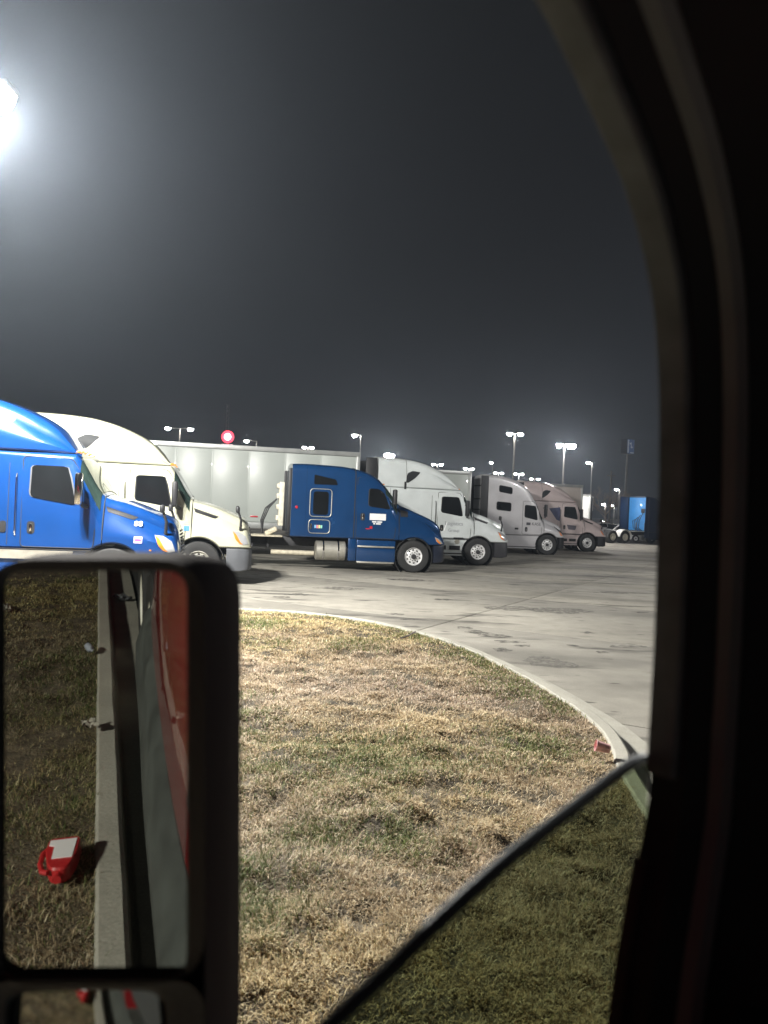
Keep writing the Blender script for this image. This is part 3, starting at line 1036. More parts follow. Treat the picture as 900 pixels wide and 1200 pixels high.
# ------------------------------------------------------------------ trailers
def trailer(label, front, rz, length, m, z0=1.12, z1=4.08, group="box trailers standing in the row", npan=None, rail=TRLR, gear=True):
    t = thing("box_trailer", label, "trailer", front, rz, group)
    Wd = 1.29
    MB().box((-length / 2, 0, (z0 + z1) / 2), (length - 0.04, 2 * Wd - 0.06, z1 - z0 - 0.04), 0.02).build("body", m, t)
    npan = npan or int(round(length / 1.35))
    pw = (length - 0.3) / npan
    me = MB().box((0, 0, 0), (pw - 0.012, 0.03, z1 - z0 - 0.42), 0.006).mesh("side_panel", m, 40)
    for i in range(npan):
        link_mesh("side_panel", me, t, Matrix.Translation((-0.15 - pw * (i + 0.5), -(Wd - 0.012), (z0 + z1) / 2 + 0.03)))
    rv = MB()
    for i in range(npan + 1):
        rv.box((-0.15 - pw * i, -(Wd + 0.002), (z0 + z1) / 2 + 0.03), (0.05, 0.012, z1 - z0 - 0.43), 0.003)
    stuff(rv.build("panel_joint", m, t))
    MB().box((-length / 2, -(Wd - 0.01), z1 - 0.08), (length, 0.07, 0.17), 0.012).build("top_rail", rail, t)
    MB().box((-length / 2, -(Wd - 0.01), z0 + 0.10), (length, 0.07, 0.21), 0.012).build("bottom_rail", rail, t)
    MB().box((-0.06, -(Wd - 0.02), (z0 + z1) / 2), (0.14, 0.09, z1 - z0), 0.02).build("corner_post", rail, t)
    me2 = MB().box((0, 0, 0), (0.28, 0.02, 0.05), 0.004).mesh("reflector", RED_LENS, 40)
    for x in np.arange(-1.4, -length, -2.4):
        link_mesh("reflector", me2, t, Matrix.Translation((x, -(Wd + 0.018), z0 + 0.42)))
    if gear:
        lg = MB()
        for sd in (-1, 1):
            lg.box((-2.7, sd * 0.9, 0.62), (0.12, 0.12, 1.0), 0.01)
            lg.box((-2.7, sd * 0.9, 0.06), (0.3, 0.3, 0.08), 0.02)
        lg.build("landing_gear", FRAME, t)
    for x in (-length + 1.6, -length + 2.9):
        for sd in (-1, 1):
            add_wheel(t, x, sd * (Wd - 0.17), kind='rim_d', side=sd)
    return t


fr = at_depth(421, 560, 28.6)
trailer("long pale grey box trailer rising behind the navy truck and ivory truck", (fr.x - math.sin(HEAD) * 1.29, fr.y + math.cos(HEAD) * 1.29, 0), HEAD, 14.6, TRL, gear=False)
fr2 = Vector((8.50 - 4.3 * math.cos(HEAD), 39.6 - 4.3 * math.sin(HEAD), 0)) + Vector((math.cos(HEAD) * 0.05, 0, 0))
trailer("grey box trailer just visible between greyish white truck and silver truck", (fr2.x - math.sin(HEAD) * 1.26, fr2.y + math.cos(HEAD) * 1.26, 0), HEAD, 14.6, TRL, gear=False)
fr3 = at_depth(682.5, 590, 49.5)
trailer("tan box trailer behind the dusty white truck", (fr3.x - math.sin(HEAD) * 1.29, fr3.y + math.cos(HEAD) * 1.29, 0), HEAD, 12.0, TRL2)
fr4 = at_depth(692, 590, 66.0)
trl4 = trailer("brightly lit white box trailer end standing beyond the tan trailer", (fr4.x + 0.34, fr4.y + 1.25, 0), R(-15), 9.0, TRLW, z1=3.95)
MB().box((0.10, -0.5, 2.2), (0.14, 0.5, 3.2), 0.03).build("dark_gap", FRAME, trl4)  # dark box standing in for the dark gap ahead of the trailer
MB().box((0.12, 0.55, 3.2), (0.18, 0.8, 1.3), 0.05).build("cooling_unit", TRLW, trl4)

# ------------------------------------------------------------------ parked cars beyond
def car(label, loc, rz, P, tail=False, name="parked_car"):
    t = thing(name, label, "car", loc, rz, "cars parked beyond the trucks")
    top = [(2.2, 0.62), (2.15, 0.78), (1.9, 0.88), (1.0, 1.0), (0.85, 1.04), (0.2, 1.45), (-0.3, 1.52), (-1.2, 1.5), (-1.7, 1.32), (-2.1, 1.05), (-2.25, 0.95), (-2.3, 0.6)]

    def bot(x):
        for c in (-1.4, 1.4):
            if abs(x - c) < 0.38:
                return max(0.22, 0.31 + math.sqrt(0.38 ** 2 - (x - c) ** 2))
        return 0.22
    L = Loft(-2.3, 2.2, top, bot, [(-2.3, 0.78), (-2.0, 0.88), (1.6, 0.88), (2.2, 0.72)], [(-2.3, 0.66), (-1.2, 0.62), (0.2, 0.62), (1.0, 0.76), (2.2, 0.6)],
             0.95, 0.14, 0.02, 0.09, [c + s * v for c in (-1.4, 1.4) for s in (-1, 1) for v in (0.38, 0.36, 0.3, 0.2)])
    L.fill(MB()).build("body", P, t)
    L.patch(0.24, 0.82, 5, 11, None, 0.008).build("windshield", WGLASS, t)
    for sd in (-1, 1):
        L.decal(rpoly([(-0.35, 1.02), (0.62, 1.02), (0.12, 1.36), (-0.35, 1.40)], 0.04), 0.006, 0.02, sd).build("window", WGLASS, t)
        L.decal(rpoly([(-1.62, 1.04), (-0.42, 1.02), (-0.42, 1.40), (-1.2, 1.38)], 0.04), 0.006, 0.02, sd).build("window", WGLASS, t)
        tl = mat("tail_lit", (0.8, 0.02, 0.03), 0.3, emit=14.0, ecol=(1, 0.03, 0.06)) if tail else RED_LENS
        MB().box((-2.26, sd * 0.62, 0.86), (0.1, 0.3, 0.15), 0.03).build("tail_lamp", tl, t)
        MB().box((2.10, sd * 0.58, 0.72), (0.14, 0.28, 0.13), 0.03).build("headlight", CLEAR, t)
        for x in (-1.4, 1.4):
            add_wheel(t, x, sd * 0.78, kind='rim_s', side=sd, sc=0.62)
    MB().box((2.16, 0, 0.42), (0.12, 1.3, 0.2), 0.04).build("bumper", GREY_PL, t)
    return t


c1 = at_depth(712, 610, 82.0)
car("silver car parked beyond the dusty white truck, red tail lamp glowing above", (c1.x, c1.y, 0), R(12), paint("car_silver", (0.6, 0.6, 0.6), 0.3, 0.3))
c2 = at_depth(715, 617, 68.0)
car("white car whose front shows left of the dark blue tractor's wheel", (c2.x + 0.6, c2.y, 0), R(188), paint("car_white", (0.75, 0.76, 0.75), 0, 0.3))
c3 = at_depth(708, 602, 100.0)
car("distant dark red car with lit red tail lamps beside the bare tree", (c3.x, c3.y, 0), R(75), paint("car_maroon", (0.25, 0.03, 0.03), 0, 0.3), tail=True)

# ------------------------------------------------------------------ ground
gp = MB()
gp.add([(-450, -200, -0.03), (450, -200, -0.03), (450, 900, -0.03), (-450, 900, -0.03)], [(0, 1, 2, 3)])
structure(gp.build("ground", concrete("far_ground", (0.24, 0.23, 0.21)), None, 0))

lot = bpy.data.objects.new("parking_lot", MB().add([(-40, -16, -0.018), (60, -16, -0.018), (60, 75, -0.018), (-40, 75, -0.018)], [(0, 1, 2, 3)]).mesh("parking_lot", JOINT, 0))
COL.objects.link(lot)
structure(lot)
ja, jb = G(524, 729), G(691, 682)
jd = (jb - ja)
jang = math.atan2(jd.y, jd.x)
SL = 5.2
slab_me = MB().box((0, 0, -0.03), (SL - 0.022, SL - 0.022, 0.06), 0.006).mesh("concrete_slab", CONC, 40)
for i in range(-9, 10):
    for j in range(-9, 10):
        cx = ja.x + math.cos(jang) * (i + 0.5) * SL - math.sin(jang) * (j + 0.5) * SL
        cy = ja.y + math.sin(jang) * (i + 0.5) * SL + math.cos(jang) * (j + 0.5) * SL
        if -14 < cx < 38 and -14 < cy < 66 and not (cx < -6 and cy < 9 and cx < -6):
            link_mesh("concrete_slab", slab_me, lot, Matrix.Translation((cx, cy, 0)) @ Matrix.Rotation(jang, 4, 'Z'))

STAIN = mat("oil_stain", (0.085, 0.08, 0.072), 0.55, var=0.35, scale=4)
STAIN2 = mat("tyre_smear", (0.19, 0.18, 0.16), 0.7, var=0.3, scale=3)
for m_ in (STAIN, STAIN2):          # blotchy film: thin spots let the concrete show
    nt = m_.node_tree
    N_s = nt.nodes.new("ShaderNodeTexNoise")
    N_s.inputs['Scale'].default_value = 7.0
    N_s.inputs['Detail'].default_value = 6
    g_ = nt.nodes.new("ShaderNodeNewGeometry")
    nt.links.new(g_.outputs['Position'], N_s.inputs['Vector'])
    r_s = nt.nodes.new("ShaderNodeMapRange")
    r_s.inputs[1].default_value = 0.38
    r_s.inputs[2].default_value = 0.66
    r_s.inputs[3].default_value = 0.05
    r_s.inputs[4].default_value = 0.85
    nt.links.new(N_s.outputs['Fac'], r_s.inputs[0])
    nt.links.new(r_s.outputs[0], nt.nodes['Principled BSDF'].inputs['Alpha'])
for i, (px, py, a, b_, m_) in enumerate(((560, 741, 0.30, 0.16, 0), (577, 745, 0.42, 0.17, 0), (597, 752, 0.35, 0.12, 0), (612, 757, 0.20, 0.10, 0), (545, 736, 0.2, 0.12, 0),
                                         (640, 776, 0.55, 0.32, 1), (587, 762, 0.22, 0.13, 0), (465, 720, 0.25, 0.12, 0), (478, 726, 0.18, 0.10, 0), (520, 703, 0.30, 0.16, 0),
                                         (600, 713, 1.0, 0.34, 1), (652, 716, 1.1, 0.4, 1), (350, 697, 0.5, 0.22, 0), (330, 700, 0.3, 0.15, 0), (480, 680, 0.8, 0.3, 0),
                                         (752, 718, 0.3, 0.12, 0), (690, 742, 0.2, 0.1, 0), (705, 765, 0.16, 0.08, 0), (670, 757, 0.14, 0.07, 0), (400, 690, 0.9, 0.25, 1), (735, 758, 0.4, 0.12, 1), (720, 695, 0.9, 0.2, 1))):
    c = G(px, py)
    rnd = random.Random(40 + i)
    P_ = []
    for k in range(22):
        q = 2 * math.pi * k / 22
        w = 0.7 + 0.45 * noise.noise(Vector((math.cos(q) * 1.6, math.sin(q) * 1.6, i * 3.7))) + rnd.uniform(-0.07, 0.07)
        P_.append((math.cos(q) * a * w, math.sin(q) * b_ * 1.5 * w, 0))
    link_mesh("oil_stain", MB().add(P_, [tuple(range(22))]).mesh("oil_stain", (STAIN, STAIN2)[m_], 0), lot, Matrix.Translation((c.x, c.y, 0.0035 + 0.0004 * i)) @ Matrix.Rotation(R(14) + rnd.uniform(-0.3, 0.3), 4, 'Z'))

# kerb: inner (grass) edge of the island, from the strip beside our truck round to the far side
YAW = R(40)
fw = Vector((math.sin(YAW), math.cos(YAW), 0))
lf = Vector((-math.cos(YAW), math.sin(YAW), 0))
CURB_LAT = 0.80
far_px = [(722, 897), (719, 880), (700, 850), (660, 820), (600, 785), (520, 750), (430, 728), (345, 717.5), (280, 714.5)]
far = [G(x, y, 0.14) for x, y in far_px]
path = [lf * CURB_LAT + fw * s for s in (-16, -12, -8, -5, -2.5, -1.2, -0.2, 0.8, 1.8, 2.8)]
path += [Vector((1.56, 3.7, 0)), Vector((1.78, 4.7, 0))] + far
path += [Vector((-4.4, 13.95, 0)), Vector((-6.3, 13.4, 0)), Vector((-9, 12.2, 0)), Vector((-14, 9.2, 0))]


def smooth(pts, n):
    out = []
    P_ = [pts[0]] + list(pts) + [pts[-1]]
    for i in range(1, len(P_) - 2):
        a, b, c, d = P_[i - 1], P_[i], P_[i + 1], P_[i + 2]
        for k in range(n):
            t = k / n
            out.append(0.5 * ((2 * b) + (c - a) * t + (2 * a - 5 * b + 4 * c - d) * t * t + (3 * b - a - 3 * c + d) * t ** 3))
    out.append(pts[-1])
    return out


cpath = smooth([Vector((p.x, p.y, 0)) for p in path], 8)
for _ in range(6):
    cpath = [cpath[0]] + [(cpath[i - 1] + cpath[i] * 2 + cpath[i + 1]) / 4 for i in range(1, len(cpath) - 1)] + [cpath[-1]]
kp = [(-0.03, 0.0), (0.0, 0.142), (0.012, 0.15), (0.108, 0.152), (0.128, 0.14), (0.145, 0.03), (0.16, 0.018), (0.45, 0.012), (0.45, -0.03)]
km = MB()
V = []
for i, p in enumerate(cpath):
    t = (cpath[min(i + 1, len(cpath) - 1)] - cpath[max(i - 1, 0)]).normalized()
    n_ = Vector((t.y, -t.x, 0))
    wob = noise.noise(Vector((p.x * 2.1, p.y * 2.1, 0))) * 0.006
    for o, z in kp:
        V.append(p + n_ * (o + wob) + Vector((0, 0, z + wob * 0.4)))
m = len(kp)
km.add(V, [(i * m + k, i * m + k + 1, (i + 1) * m + k + 1, (i + 1) * m + k) for i in range(len(cpath) - 1) for k in range(m - 1)])
structure(km.build("kerb", CURBC, None, 40))

# island polygon and its soil
isl = np.array([(p.x, p.y) for p in cpath] + [(-16, 6), (-18, -14)])


def inside(x, y):
    c = np.zeros(x.shape, bool)
    n = len(isl)
    for i in range(n):
        x1, y1 = isl[i]
        x2, y2 = isl[(i + 1) % n]
        if y1 == y2:
            continue
        k = ((y1 > y) != (y2 > y)) & (x < (x2 - x1) * (y - y1) / (y2 - y1) + x1)
        c ^= k
    return c


def dist_edge(x, y):
    d = np.full(x.shape, 1e9)
    for i in range(len(cpath) - 1):
        ax, ay = isl[i]
        bx, by = isl[i + 1]
        vx, vy = bx - ax, by - ay
        L2 = vx * vx + vy * vy + 1e-12
        t = np.clip(((x - ax) * vx + (y - ay) * vy) / L2, 0, 1)
        d = np.minimum(d, np.hypot(x - ax - t * vx, y - ay - t * vy))
    return d


class VNoise:
    def __init__(s, seed, n=256):
        s.g = np.random.default_rng(seed).random((n, n))
        s.n = n

    def __call__(s, x, y, sc):
        x = x * sc
        y = y * sc
        xi = np.floor(x).astype(int)
        yi = np.floor(y).astype(int)
        fx = x - xi
        fy = y - yi
        fx = fx * fx * (3 - 2 * fx)
        fy = fy * fy * (3 - 2 * fy)
        g = lambda a, b: s.g[a % s.n, b % s.n]
        return (g(xi, yi) * (1 - fx) + g(xi + 1, yi) * fx) * (1 - fy) + (g(xi, yi + 1) * (1 - fx) + g(xi + 1, yi + 1) * fx) * fy


vn = [VNoise(i) for i in range(8)]


def fbm(k, x, y, sc, o=3):
    r = 0
    a = 1.0
    tot = 0
    for i in range(o):
        r = r + a * vn[(k + i) % 8](x + 17.3 * i, y - 9.1 * i, sc * 2 ** i)
        tot += a
        a *= 0.5
    return r / tot


def soil_z(x, y):
    d = np.minimum(dist_edge(x, y), 1.5)
    return 0.115 + 0.05 * (d / 1.5) + (fbm(0, x, y, 1.1, 3) - 0.5) * 0.09 * np.minimum(1, d * 2) + (fbm(3, x, y, 4.5, 2) - 0.5) * 0.10 * np.minimum(1, d * 3)


gs = 0.09
gx, gy = np.meshgrid(np.arange(-16, 3, gs), np.arange(-13, 15, gs), indexing='ij')
ix = inside(gx, gy)
gz = np.zeros(gx.shape)
gz[ix] = soil_z(gx[ix], gy[ix])
gz[~ix] = 0.11
q = ix[:-1, :-1] | ix[1:, :-1] | ix[:-1, 1:] | ix[1:, 1:]
idx = np.arange(gx.size).reshape(gx.shape)
qi, qj = np.nonzero(q)
faces = np.stack([idx[qi, qj], idx[qi + 1, qj], idx[qi + 1, qj + 1], idx[qi, qj + 1]], 1)
used = np.unique(faces)
remap = np.full(gx.size, -1)
remap[used] = np.arange(len(used))
co = np.stack([gx.ravel(), gy.ravel(), gz.ravel()], 1)[used]
me = bpy.data.meshes.new("soil")
me.from_pydata(co.tolist(), [], remap[faces].tolist())
me.materials.append(SOIL)
me.shade_smooth()
soil = bpy.data.objects.new("soil", me)
COL.objects.link(soil)
structure(soil)

# ------------------------------------------------------------------ grass
def grass_points(n, dmin, dmax, az0, az1, power):
    u = rng.random(n)
    p1 = 1.0 - power
    d = (dmin ** (p1 + 1) + u * (dmax ** (p1 + 1) - dmin ** (p1 + 1))) ** (1 / (p1 + 1)) if abs(p1 + 1) > 1e-6 else dmin * (dmax / dmin) ** u
    a = rng.uniform(az0, az1, n)
    return d * np.sin(a), d * np.cos(a)


pts = []
pts.append(grass_points(980000, 2.6, 17.5, R(-17), R(25), 1.1))
pts.append(grass_points(60000, 6.0, 16.0, R(-45), R(-17), 1.0))
nb_ = 230000
lb_ = 0.78 + 2.9 * rng.random(nb_) ** 1.25
sb_ = 0.5 - 10.5 * rng.random(nb_) ** 1.5
pts.append((fw.x * sb_ + lf.x * lb_, fw.y * sb_ + lf.y * lb_))
xb = rng.uniform(-9, 1.0, 40000)
yb = rng.uniform(-11, 2.0, 40000)
pts.append((xb, yb))
X = np.concatenate([p[0] for p in pts])
Y = np.concatenate([p[1] for p in pts])
k = inside(X, Y)
X, Y = X[k], Y[k]
de = dist_edge(X, Y)
hole = fbm(5, X, Y, 2.6, 3)
hole2 = fbm(2, X + 5, Y, 7.0, 2)
keep = rng.random(len(X)) < np.clip((hole - 0.28) * 5 + 0.22, 0.2, 1) * np.clip((hole2 - 0.26) * 5 + 0.2, 0.2, 1)
X, Y, de, hole = X[keep], Y[keep], de[keep], hole[keep]
n = len(X)
Z = soil_z(X, Y)
green = fbm(1, X, Y, 0.55, 4)
patches = [(410, 890, 0.55), (440, 900, 0.5), (330, 905, 0.3), (465, 985, 0.28), (290, 1035, 0.35), (285, 1075, 0.3), (500, 740, 0.7), (560, 765, 0.6), (300, 730, 0.6), (370, 985, 0.3), (620, 870, 0.4)]
gsc = np.clip((green - 0.55) * 2.5, 0.02, 0.35)
for px, py, r_ in patches:
    c = G(px, py, 0.15)
    gsc = np.maximum(gsc, 0.62 * np.exp(-((X - c.x) ** 2 + (Y - c.y) ** 2) / (r_ * r_)))
gsc = np.maximum(gsc, np.where((de < 0.35) & (Y > 7.5), 0.55, 0) * (fbm(4, X, Y, 1.5, 2)))
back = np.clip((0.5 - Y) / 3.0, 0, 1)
isg = rng.random(n) < gsc
dc = np.hypot(X, Y)
ln = rng.gamma(3.2, 0.0108, n) * (0.7 + 0.8 * fbm(6, X, Y, 1.8, 3)) * np.where(isg, 0.9, 1.0)
wd = rng.uniform(0.0011, 0.0026, n) * np.clip(dc / 4.0, 0.9, 2.8)
flow = fbm(7, X, Y, 2.2, 2) * 14.0
ang = flow + rng.normal(0, 1.6, n)
elev = np.where(isg, rng.uniform(0.3, 1.2, n), rng.beta(1.2, 3.0, n) * 1.2)
dx, dy = np.cos(ang), np.sin(ang)
sx, sy = -dy * wd, dx * wd
r1 = ln * 0.55
x1 = X + dx * r1 * np.cos(elev)
y1 = Y + dy * r1 * np.cos(elev)
z1 = Z + r1 * np.sin(elev) + 0.004
e2 = elev - rng.uniform(0.2, 1.1, n)
x2 = x1 + dx * (ln - r1) * np.cos(e2)
y2 = y1 + dy * (ln - r1) * np.cos(e2)
z2 = np.maximum(z1 + (ln - r1) * np.sin(e2), Z + 0.006)
co = np.empty((n, 5, 3))
co[:, 0] = np.stack([X - sx, Y - sy, Z - 0.01], 1)
co[:, 1] = np.stack([X + sx, Y + sy, Z - 0.01], 1)
co[:, 2] = np.stack([x1 + sx * 0.8, y1 + sy * 0.8, z1], 1)
co[:, 3] = np.stack([x1 - sx * 0.8, y1 - sy * 0.8, z1], 1)
co[:, 4] = np.stack([x2, y2, z2], 1)
straw = np.array([[0.45, 0.365, 0.25], [0.37, 0.29, 0.19], [0.58, 0.51, 0.38], [0.25, 0.185, 0.115], [0.44, 0.385, 0.295]])
pick = rng.choice(5, n, p=[0.3, 0.26, 0.18, 0.12, 0.14])
colr = straw[pick] * rng.uniform(0.75, 1.25, (n, 1))
colr *= np.where(rng.random((n, 1)) < 0.10, 1.35, 1.0)
warm = fbm(3, X + 40, Y, 0.5, 3)[:, None]
colr *= np.array([[1.17, 1.13, 1.04]]) * np.clip(0.72 + 0.56 * warm, 0.6, 1.2)
colr[:, 2] *= np.clip(1.3 - 0.6 * warm[:, 0], 0.7, 1.2)
gcol = np.array([[0.13, 0.17, 0.05], [0.19, 0.22, 0.075], [0.10, 0.14, 0.045], [0.26, 0.26, 0.11]])[rng.choice(4, n)] * rng.uniform(0.8, 1.2, (n, 1))
colr[isg] = gcol[isg]
# blade colour darkened behind the camera, copying the dim light in the mirror
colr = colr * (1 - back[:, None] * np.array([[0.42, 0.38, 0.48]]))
gm = bpy.data.meshes.new("grass")
gm.vertices.add(n * 5)
gm.vertices.foreach_set("co", co.astype(np.float32).ravel())
b0 = (np.arange(n) * 5)[:, None]
lv = np.concatenate([b0 + np.array([[0, 1, 2, 3]]), b0 + np.array([[3, 2, 4]])], 1).ravel().astype(np.int32)
gm.loops.add(len(lv))
gm.loops.foreach_set("vertex_index", lv)
ls = np.empty(n * 2, np.int32)
ls[0::2] = np.arange(n) * 7
ls[1::2] = np.arange(n) * 7 + 4
gm.polygons.add(n * 2)
gm.polygons.foreach_set("loop_start", ls)
gm.update(calc_edges=True)
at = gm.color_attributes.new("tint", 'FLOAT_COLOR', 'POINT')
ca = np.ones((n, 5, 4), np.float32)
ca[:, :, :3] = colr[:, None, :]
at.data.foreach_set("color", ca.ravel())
gmat, nt, b, out = new_mat("grass_blade")
an = nt.nodes.new("ShaderNodeAttribute")
an.attribute_name = "tint"
nt.links.new(an.outputs['Color'], b.inputs['Base Color'])
b.inputs['Roughness'].default_value = 0.65
b.inputs['Specular IOR Level'].default_value = 0.3
tr = nt.nodes.new("ShaderNodeBsdfTranslucent")
nt.links.new(an.outputs['Color'], tr.inputs['Color'])
ms = nt.nodes.new("ShaderNodeMixShader")
ms.inputs[0].default_value = 0.22
nt.links.new(b.outputs[0], ms.inputs[1])
nt.links.new(tr.outputs[0], ms.inputs[2])
nt.links.new(ms.outputs[0], out.inputs['Surface'])
gm.materials.append(gmat)
grass = bpy.data.objects.new("grass", gm)
COL.objects.link(grass)
stuff(grass)


# ------------------------------------------------------------------ lot lamps
GRP = "lit lamp poles of the lot"


def head_mesh(m, r=0.34, k=1.0):
    h = MB().box((0, 0, 0.06), (0.85 * k, 0.55 * k, 0.16 * k), 0.05 * k).mesh("lamp_head", POLE, 40)
    l = MB()
    prof = [(r * math.cos(q), -0.26 * math.sin(q) - 0.0) for q in np.linspace(0, math.pi / 2, 7)]
    prof[-1] = (0.0, prof[-1][1])
    l.lathe(prof, Matrix.Translation((0, 0, -0.021)), 16)
    return h, l.mesh("lens", m, 40)


HM, LM = head_mesh(LENS_E, 0.33, 0.72)


def lamp_pole(label, px, py, Y, arms, base_z=0.0, r=0.11, name="lamp_pole", lens=None, hm=None, top_up=0.1):
    """pole whose top shows at (px, py) at depth Y; arms = list of (length, azimuth)"""
    p = at_depth(px, py, Y)
    t = thing(name, label, "lamp pole", (p.x, p.y, base_z), 0, GRP)
    h = p.z - base_z
    MB().tube([(0, 0, 0), (0, 0, h * 0.5), (0, 0, h)], r, 10, r * 0.6).build("pole", POLE, t)
    MB().box((0, 0, 0.3), (0.55, 0.55, 0.6), 0.05).build("base", CURBC, t)
    for ln_, az in arms:
        d = Vector((math.cos(az), math.sin(az), 0))
        e_ = d * ln_ + Vector((0, 0, h))
        arm = MB().tube([(0, 0, h - 0.05), tuple(e_ + Vector((0, 0, 0.06)))], 0.045, 6).build("arm", POLE, t)
        hd = link_mesh("lamp_head", hm or HM, t, Matrix.Translation(e_ + d * 0.3) @ Matrix.Rotation(az, 4, 'Z'))
        link_mesh("lens", lens or LM, hd)
    return t, h


lamp_pole("lamp pole over the grey trailer, leftmost of those in view, arm to the left", 211, 502, 95, [(1.2, math.pi), (1.0, 0.0)])
lamp_pole("lamp pole just right of the round red sign, single arm to the left", 301, 517, 112, [(1.2, math.pi)])
lamp_pole("twin lamp pole peeping over the trailer roof, left of the navy truck", 361, 524, 122, [(0.3, math.pi), (0.3, 0.0)])
lamp_pole("lamp pole above the right end of the grey trailer, arm to the left", 423, 510, 98, [(0.5, math.pi)])
LENS_B = mat("lamp_lens_bright", (0.9, 0.9, 0.9), 0.4, emit=FAR_E * 5, ecol=(1.0, 0.97, 0.92))
HB, LB_ = head_mesh(LENS_B, 0.45, 0.8)
lamp_pole("large bright lamp right above the greyish white truck's fairing", 462, 533, 70, [(0.15, math.pi)], lens=LB_, hm=HB)
lamp_pole("small twin lamp pole above the greyish white truck's sloping fairing", 512.5, 544, 150, [(0.45, math.pi), (0.45, 0.0)])
lamp_pole("small twin lamp pole between greyish white truck and silver truck", 549.5, 549, 158, [(0.4, math.pi), (0.4, 0.0)])
lamp_pole("tall twin lamp pole rising above the silver truck, tallest in view", 603.5, 508, 91, [(0.35, math.pi), (0.35, 0.0)], r=0.16)
lamp_pole("small twin lamp pole left of the tallest twin pole, over the silver truck's roof", 584, 554, 165, [(0.35, math.pi), (0.45, 0.0)])
lamp_pole("small reddish lamp hanging over the silver truck's roof", 577.5, 542, 185, [(0.1, math.pi)])
lamp_pole("small bright lamp close behind the tallest twin pole's foot", 608, 555, 150, [(0.35, math.pi), (0.3, 0.0)])
lamp_pole("faint low lamp above the dusty white truck's fairing", 626, 561, 190, [(0.4, math.pi), (0.7, 0.0)])
LENS_T = mat("lamp_lens_triple", (0.9, 0.9, 0.9), 0.4, emit=1100.0, ecol=(1.0, 0.96, 0.92))
HT, LT = head_mesh(LENS_T, 0.2, 0.5)
lamp_pole("three-headed lamp pole above the tan trailer", 661.5, 521, 60, [(0.12, math.pi), (0.1, 0.0), (0.42, R(10))], r=0.09, lens=LT, hm=HT)
lamp_pole("lamp pole above the bright white trailer, arm to the left", 694, 542, 128, [(0.35, math.pi)], r=0.13)
lamp_pole("lamp on a thin pole left of the dark blue tractor's roof", 726, 573.5, 150, [(0.3, math.pi)])
lamp_pole("low lamp shining beside the bare tree", 709.5, 591, 170, [(0.1, math.pi)])
lamp_pole("low lamp between the bare tree and the dark blue tractor", 720, 592.5, 178, [(0.1, math.pi)])

# the tall lamp on our island whose head stands at the upper left corner
HK, LK = head_mesh(LENS_K, 0.3, 0.7)
kt, kh = lamp_pole("tall lamp pole on the grass island whose glaring head enters at the upper left", -42, 106, 11.2,
                   [(0.12, R(0)), (0.12, R(180))], base_z=0.1, r=0.09, name="lamp_pole", lens=LK, hm=HK)
for az in (0.0, math.pi):
    ld = bpy.data.lights.new("lamp_light", 'POINT')
    ld.energy = KEY_W
    ld.color = (1.0, 0.97, 0.90)
    ld.shadow_soft_size = 0.14
    lo = bpy.data.objects.new("lamp_light", ld)
    COL.objects.link(lo)
    lo.parent = kt
    lo.location = (math.cos(az) * 0.42, 0, kh - 0.44)

for lx, ly, pw, lb_t in ((17.5, 27.0, 2600.0, "lamp pole on the right of the lot, hidden behind the window post"),):
    kt2 = thing("lamp_pole", lb_t, "lamp pole", (lx, ly, 0), 0, GRP)
    MB().tube([(0, 0, 0), (0, 0, 9.0)], 0.1, 10, 0.07).build("pole", POLE, kt2)
    MB().box((0, 0, 0.3), (0.55, 0.55, 0.6), 0.05).build("base", CURBC, kt2)
    hd = link_mesh("lamp_head", HK, kt2, Matrix.Translation((-0.3, 0, 9.0)))
    link_mesh("lens", LK, hd)
    ld = bpy.data.lights.new("lamp_light", 'POINT')
    ld.energy = pw
    ld.color = (1.0, 0.97, 0.93)
    ld.shadow_soft_size = 0.14
    lo = bpy.data.objects.new("lamp_light", ld)
    COL.objects.link(lo)
    lo.parent = kt2
    lo.location = (-0.3, 0, 8.55)

# ------------------------------------------------------------------ signs, tower, tree, utility pole
p = at_depth(267, 512, 140)
sg = thing("round_sign", "round glowing red and white sign above the grey trailer roof", "sign", (p.x, p.y, 0))
MB().tube([(0, 0, 0), (0, 0, p.z - 1.4)], 0.16, 8).build("post", POLE, sg)
Mf = Matrix.Translation((0, -0.1, p.z)) @ Matrix.Rotation(R(90), 4, 'X')
MB().lathe([(1.12, -0.2), (1.15, 0), (1.1, 0.06), (0.0, 0.06)], Mf, 32).build("red_disc", mat("sign_red", (0.8, 0.03, 0.05), 0.4, emit=3.2, ecol=(1, 0.06, 0.10)), sg)
MB().lathe([(0.66, 0.0), (0.66, 0.10), (0.0, 0.10)], Mf, 28).build("white_disc", mat("sign_white", (0.9, 0.9, 0.9), 0.4, emit=3.6, ecol=(1, 0.72, 0.74)), sg)
MB().box((0, -0.1, p.z - 1.5), (2.1, 0.4, 0.28), 0.05).build("base_panel", mat("sign_base", (0.9, 0.9, 0.9), 0.4, emit=1.6, ecol=(1, 0.75, 0.78)), sg)

